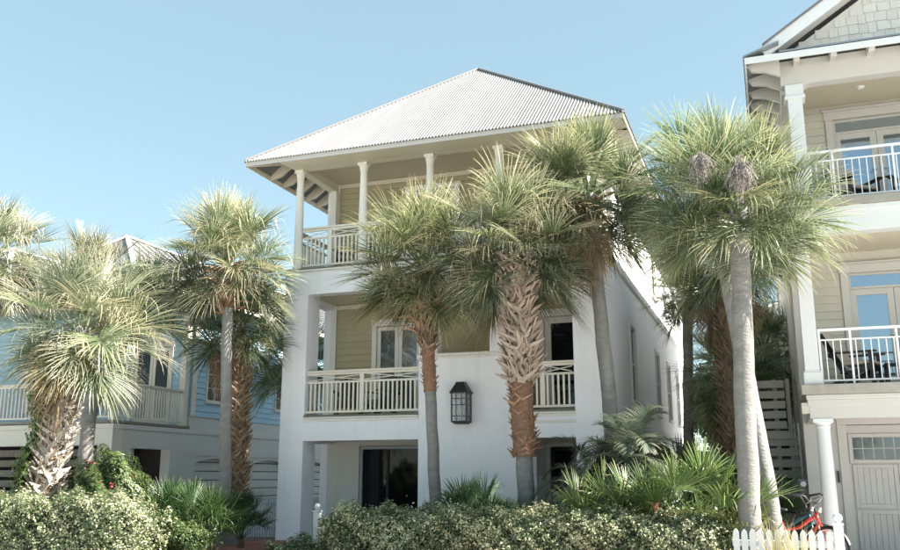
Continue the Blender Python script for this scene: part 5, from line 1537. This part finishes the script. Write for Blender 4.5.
# ------------------------------------------------------------------ fences
def picket_fence(name, label, x0, x1, y, h, m, step, pw, top, low=0.12, group=None):
    root = empty(name, ((x0 + x1) / 2, y, 0), label, 'fence', group)
    n = int((x1 - x0) / step)
    for z in (h * 0.25, h * 0.75): MB().box(x0, x1, y + 0.012, y + 0.045, z - 0.04, z + 0.04, 0.004).build('rail', m, root)
    for i in range(n):
        cx_ = x0 + step * (i + 0.5) + rnd.uniform(-0.003, 0.003); hh = h + rnd.uniform(-0.006, 0.006); w = pw / 2
        if top == 'point': poly = [(cx_ - w, low), (cx_ + w, low), (cx_ + w, hh - 0.06), (cx_ + w * 0.72, hh - 0.025), (cx_ + w * 0.25, hh), (cx_ - w * 0.25, hh), (cx_ - w * 0.72, hh - 0.025), (cx_ - w, hh - 0.06)]
        else: poly = [(cx_ - w, low), (cx_ + w, low), (cx_ + w, hh), (cx_ - w, hh)]
        MB().prism(poly, y - 0.012, y + 0.010, 'y').build('picket', m, root)
    return root
pf = picket_fence('picket_fence', 'white picket fence in front of the red bicycle', -0.60, 0.66, 13.0, 0.72, M['white'], 0.105, 0.078, 'point')
picket_fence('picket_fence', 'shaded grey blue picket fence left of the tall stucco pier', -11.62, -10.50, 18.35, 0.76, M['grayfence'], 0.062, 0.035, 'flat', low=0.08)
picket_fence('picket_fence', 'grey fence seen through the ground floor porch opening', -14.5, -10.5, 22.2, 0.85, M['grayfence'], 0.09, 0.06, 'flat', low=0.08)
picket_fence('picket_fence', 'bright white lattice like fence glimpsed beyond the blue house arcade', -30, -22, 33.0, 1.6, M['white'], 0.16, 0.09, 'flat', low=0.08)
def ball_post(label, x, y, h, w=0.055):
    root = empty('fence_post', (x, y, 0), label, 'post', 'white fence posts with ball tops')
    MB().box(x - w, x + w, y - w, y + w, 0, h - 0.14, 0.006).build('shaft', M['white'], root)
    MB().box(x - w - 0.012, x + w + 0.012, y - w - 0.012, y + w + 0.012, h - 0.14, h - 0.115, 0.004).build('collar', M['white'], root)
    MB().lathe(x, y, [(h - 0.115, 0.03), (h - 0.105, 0.035)] + [(h - 0.05 + 0.062 * math.sin(t), 0.062 * math.cos(t)) for t in [(-1.1 + 0.24 * i) for i in range(12)]], 18).build('ball_finial', M['white'], root, smooth=True)
ball_post('white ball topped post at the right end of the picket fence', 0.72, 12.98, 0.93)
ball_post('white ball topped post beside the brick path', -7.87, 15.0, 0.92)
sp = empty('picket_fence', (-7.62, 15.05, 0), 'short white pickets next to the ball topped post by the path', 'fence')
for i in range(3):
    x = -7.74 + i * 0.1
    MB().prism([(x - 0.035, 0.08), (x + 0.035, 0.08), (x + 0.035, 0.56), (x, 0.62), (x - 0.035, 0.56)], 15.0, 15.02, 'y').build('picket', M['white'], sp)
MB().box(-7.81, -7.4, 15.022, 15.05, 0.4, 0.47).build('rail', M['white'], sp)

# slatted stair enclosure between the houses
sc = empty('stair_screen', (0.1, 19.0, 0), 'grey horizontal board screen enclosing stairs left of the beige house', 'screen')
def screen(u0, u1, z0, z1, y, parent, step=0.205, bh=0.15):
    z = z0
    while z < z1 - 0.05:
        j = rnd.uniform(-0.004, 0.004)
        MB().box(u0, u1, y - 0.012, y + 0.012, z + j, z + bh + j, 0.003).build('board', M['slat'], parent); z += step
screen(-0.36, 0.53, 0.15, 2.10, 18.96, sc)
screen(-0.36, 0.30, 2.32, 3.28, 18.90, sc, step=0.20, bh=0.145)
MB().box(-0.36, 0.40, 18.88, 18.91, 2.12, 2.28, 0.003).build('board', M['slat'], sc)
for x in (-0.40, 0.12, 0.36): MB().box(x - 0.04, x + 0.04, 18.975, 19.05, 0, 3.3, 0.004).build('post', M['slat'], sc)
for i in range(14):
    MB().box(-0.34, 0.5, 19.4 + i * 0.26, 19.66 + i * 0.26, 0.16 + i * 0.18, 0.20 + i * 0.18, 0.003).build('tread', M['slat'], sc)
MB().box(-0.38, 0.52, 24.0, 24.1, 0, 3.6).build('backboard', M['room'], sc)
MB().box(-3.0, -0.5, 30.0, 30.1, 0, 2.2, 0.01).build('garden_wall', M['taupe'])
gw = bpy.data.objects['garden_wall']; tag(gw, 'dark low wall closing the side yard behind the palms', 'wall')
em = empty('electric_meter', (0.50, 18.4, 0.9), 'small grey electric meter box fixed beside the bicycles', 'meter box')
MB().box(0.42, 0.56, 18.3, 18.42, 1.05, 1.35, 0.008).build('box', M['meter'], em)
MB().tube([(0.49, 18.30, 1.27), (0.49, 18.25, 1.27)], 0.05, 14).build('dial', M['glass_clear'], em)
MB().tube([(0.49, 18.38, 0.0), (0.49, 18.38, 1.05)], 0.018, 8).tube([(0.49, 18.38, 1.35), (0.49, 18.38, 2.4)], 0.018, 8).build('conduit', M['meter'], em)
# pale steel stair frame further back
st = empty('metal_railing', (0.15, 26, 0), 'pale metal rail frame standing in the bright gap above the slatted screen', 'railing')
sf = MB()
for z in (5.2, 5.65, 6.1): sf.beam((-0.35, 26, z), (0.5, 26, z + 0.05), 0.045, 0.045)
for x in (-0.3, 0.1, 0.45): sf.box(x - 0.025, x + 0.025, 25.97, 26.03, 3.2, 6.4)
sf.build('bars', M['grayfence'], st)['kind'] = 'stuff'

# pale house far behind the gap
fh = empty('far_house', (1.5, 44, 0), 'pale beige house far behind, seen in the gap between palms', 'house')
MB().box(-1.0, 5, 44, 50, 0, 8.4).build('wall', M['rcream'], fh)
hip_roof(fh, -1.6, 5.6, 43.5, 51, 8.4, 2.0, 3.6, M['tin'], seam=9)
for x in (-0.2, 1.6, 3.4):
    for z in (1.2, 4.4, 6.6):
        window(fh, FY(44), x, x + 0.9, z, z + 1.3, M['trim'], M['glass_dark'], d=0.01, casing=0.08)

# ------------------------------------------------------------------ bicycles
def bicycle(label, x, y, z, ang, paint, scale=1.0):
    """built along local +X; front wheel at +X"""
    root = empty('bicycle', (x, y, z), label, 'bicycle', None, rz=ang)
    def P(nm, mb, m, par=root, smooth=True):
        me = mb.mesh(nm, m); me.polygons.foreach_set('use_smooth', [smooth] * len(me.polygons))
        return inst(nm, me, par)
    wr, wz = 0.31, 0.335
    rear, front = (-0.52, 0, wz), (0.56, 0, wz)
    for c in (rear, front):
        w = P('wheel', MB().torus(c, wr - 0.012, 0.012, 'y', 36, 6), M['chrome'])
        P('tyre', MB().torus(c, wr + 0.005, 0.026, 'y', 36, 8), M['tyre'], w)
        sp_ = MB()
        for i in range(16):
            a = i * math.pi / 8
            sp_.tube([(c[0], 0.02 if i % 2 else -0.02, c[2]), (c[0] + wr * math.cos(a), 0, c[2] + wr * math.sin(a))], 0.0018, 3)
        sp_.tube([(c[0], -0.05, c[2]), (c[0], 0.05, c[2])], 0.02, 8)
        o = P('spokes', sp_, M['chrome'], w); o['kind'] = 'stuff'
        fd = MB(); n = 14; n0 = 0
        a0, a1 = (20, 190) if c is rear else (15, 150)
        for i in range(n + 1):
            a = R(a0 + (a1 - a0) * i / n); rr_ = wr + 0.045
            for s in (-0.03, 0, 0.03): fd.v.append((c[0] + (rr_ - abs(s) * 0.35) * math.cos(a), s, c[2] + (rr_ - abs(s) * 0.35) * math.sin(a)))
        for i in range(n):
            for k in range(2): fd.f.append([i * 3 + k, i * 3 + k + 1, i * 3 + k + 4, i * 3 + k + 3])
        P('mudguard', fd, M['black'])
    bb, seat_t, head_t, head_b = (-0.08, 0, 0.30), (-0.26, 0, 0.72), (0.36, 0, 0.86), (0.41, 0, 0.70)
    fr = MB()
    fr.tube([bb, seat_t], 0.019, 10).tube([head_t, head_b], 0.024, 10)
    fr.tube([head_b, (0.2, 0, 0.46), bb], 0.024, 10).tube([(head_t[0] + 0.01, 0, 0.82), (0.05, 0, 0.63), (-0.20, 0, 0.58)], 0.021, 10)
    for s in (-1, 1):
        fr.tube([bb, (rear[0], s * 0.06, rear[2])], 0.011, 8).tube([(-0.23, 0, 0.64), (rear[0], s * 0.06, rear[2])], 0.010, 8)
        fr.tube([head_b, (0.43, s * 0.055, 0.66), (front[0], s * 0.06, front[2])], 0.013, 8)
    P('frame', fr, paint)
    P('chain_guard', MB().beam((-0.08, -0.06, 0.31), (-0.5, -0.06, 0.335), 0.02, 0.08), paint, smooth=False)
    cr = MB().torus((-0.08, -0.055, 0.30), 0.08, 0.008, 'y', 20, 5).tube([(-0.08, -0.07, 0.30), (0.05, -0.08, 0.20)], 0.009, 6).tube([(-0.08, 0.07, 0.30), (-0.21, 0.08, 0.40)], 0.009, 6)
    cr.box(0.0, 0.10, -0.15, -0.08, 0.185, 0.205).box(-0.26, -0.16, 0.08, 0.15, 0.395, 0.415)
    P('crank', cr, M['black'])
    sd2 = MB().tube([(-0.26, 0, 0.72), (-0.29, 0, 0.86)], 0.012, 8); P('seat_post', sd2, M['chrome'])
    sa = MB(); n = 8
    for i in range(n + 1):
        t = i / n; xx = -0.44 + 0.30 * t; w = 0.11 * (1 - t) ** 0.7 + 0.02
        for k in range(5):
            a = math.pi * k / 4; sa.v.append((xx, -math.cos(a) * w, 0.87 + 0.045 * math.sin(a) * (1 - 0.3 * t) + 0.02 * (1 - t)))
    for i in range(n):
        for k in range(4): a = i * 5 + k; sa.f.append([a, a + 1, a + 6, a + 5])
    sa.f.append([0, 1, 2, 3, 4]); sa.f.append([n * 5 + k for k in range(5)])
    for i in range(n): sa.f.append([i * 5, (i + 1) * 5, (i + 1) * 5 + 4, i * 5 + 4])
    P('saddle', sa, M['black'])
    hb = MB().tube([head_t, (0.33, 0, 0.98)], 0.012, 8)
    for s in (-1, 1): hb.tube([(0.33, 0, 0.98), (0.36, s * 0.10, 1.00), (0.36, s * 0.22, 1.10), (0.24, s * 0.31, 1.13), (0.08, s * 0.32, 1.10)], 0.012, 8)
    P('handlebar', hb, M['black'])
    gr = MB()
    for s in (-1, 1): gr.tube([(0.20, s * 0.315, 1.12), (0.06, s * 0.32, 1.095)], 0.018, 8)
    for s in (-1, 1): gr.tube([(0.25, s * 0.29, 1.09), (0.16, s * 0.25, 1.04)], 0.006, 5)
    P('grips', gr, M['tyre'])['kind'] = 'stuff'
    P('headlight', MB().tube([(0.40, 0, 0.90), (0.46, 0, 0.90)], 0.04, 12), M['chrome'])
    root.scale = (0.98, 0.98, 0.98)
    return root
bicycle('bright red cruiser bicycle parked behind the picket fence', 0.24, 14.7, 0.05, R(-38), M['red'])
bicycle('dark teal bicycle leaning behind the red one', 0.12, 15.6, 0.03, R(-25), M['tealpaint'])

# ------------------------------------------------------------------ balcony chairs
def chair(label, x, y, z, ang, group, wood=None, cush=None):
    wood = wood or M['chairwood']
    root = empty('lounge_chair', (x, y, z), label, 'chair', group, rz=ang)
    def P(nm, mb, m, par=root): return inst(nm, mb.mesh(nm, m), par)
    for s in (-1, 1):
        P('leg', MB().beam((0.30, s * 0.28, 0), (0.28, s * 0.28, 0.58), 0.035, 0.07), wood)
        P('leg', MB().beam((-0.45, s * 0.27, 0), (0.25, s * 0.27, 0.36), 0.03, 0.09), wood)
        P('armrest', MB().box(-0.32, 0.38, s * 0.30 - 0.06, s * 0.30 + 0.06, 0.585, 0.61, 0.005), wood)
    for i in range(5):
        P('seat_slat', MB().beam((0.28 - i * 0.12, -0.26, 0.375 - i * 0.03), (0.28 - i * 0.12, 0.26, 0.375 - i * 0.03), 0.10, 0.02), wood)
    for i in range(5):
        yy = -0.22 + i * 0.11
        P('back_slat', MB().beam((-0.22, yy, 0.27), (-0.55, yy, 0.95 + 0.05 * (1 - abs(i - 2) / 2)), 0.095, 0.02, up=(1, 0, 0)), wood)
    P('back_rail', MB().beam((-0.40, -0.31, 0.57), (-0.40, 0.31, 0.57), 0.03, 0.06), wood)
    if cush:
        P('seat_cushion', MB().box(-0.20, 0.32, -0.25, 0.25, 0.39, 0.46, 0.025), cush)
        m_ = MB().beam((-0.16, 0, 0.45), (-0.44, 0, 0.98), 0.5, 0.08, up=(1, 0, 0)); P('back_cushion', m_, cush)
    return root
g2 = 'black lounge chairs on the second floor balcony of the beige house'
chair('black slatted lounge chair with tan cushion nearest the balcony column', 1.50, 16.95, 2.89, R(-18), g2, cush=M['cushion'])
chair('black lounge chair turned inward in front of the second floor doors', 2.75, 16.95, 2.89, R(190), g2, cush=M['cushion'])
g3 = 'dark chairs on the top balcony of the beige house'
chair('dark chair with tan back on the top balcony by its left end', 1.75, 17.15, 6.05, R(-60), g3, cush=M['cushion'])
chair('dark chair at the photo edge on the top balcony', 2.75, 17.1, 6.05, R(-120), g3)
tb = empty('side_table', (2.15, 17.0, 2.89), 'low black slatted table between the two lounge chairs', 'table')
for s in (-1, 1):
    for q in (-1, 1): MB().box(2.15 + s * 0.2 - 0.02, 2.15 + s * 0.2 + 0.02, 17.0 + q * 0.18 - 0.02, 17.0 + q * 0.18 + 0.02, 2.89, 3.27).build('leg', M['chairwood'], tb)
for i in range(5): MB().box(1.91 + i * 0.098, 1.995 + i * 0.098, 16.78, 17.22, 3.27, 3.295, 0.003).build('top_slat', M['chairwood'], tb)
gm_ = 'dark chairs behind the balcony railings of the stucco house'
chair('dark chair behind the left part of the second floor railing', -9.35, 19.2, 2.75, R(-70), gm_)
chair('dark chair behind the middle of the second floor railing', -8.6, 19.3, 2.75, R(-110), gm_)
chair('blue cushioned white chair on the top floor porch', -5.75, 18.9, 6.142, R(-80), gm_, wood=M['trim'], cush=M['bluefab'])
chair('white chair with blue cushion further left on the top porch', -7.5, 19.0, 6.142, R(-100), gm_, wood=M['trim'], cush=M['bluefab'])
chair('dark chair by the left end of the top floor porch', -9.3, 19.1, 6.142, R(-90), gm_)

for i, (x, y, h, rx, dk) in enumerate(((-34, -27, 9, 5, 'broad'), (-22, -30, 10, 5.5, 'tall'), (-9, -28, 8, 5, 'rounded'), (3, -31, 9, 5.5, 'dense'), (15, -28, 8.5, 5, 'low'), (27, -30, 10, 5.5, 'wide'))):
    far_tree(dk + ' green tree across the road, only mirrored in the window panes', x, y, h, rx, 60 + i)
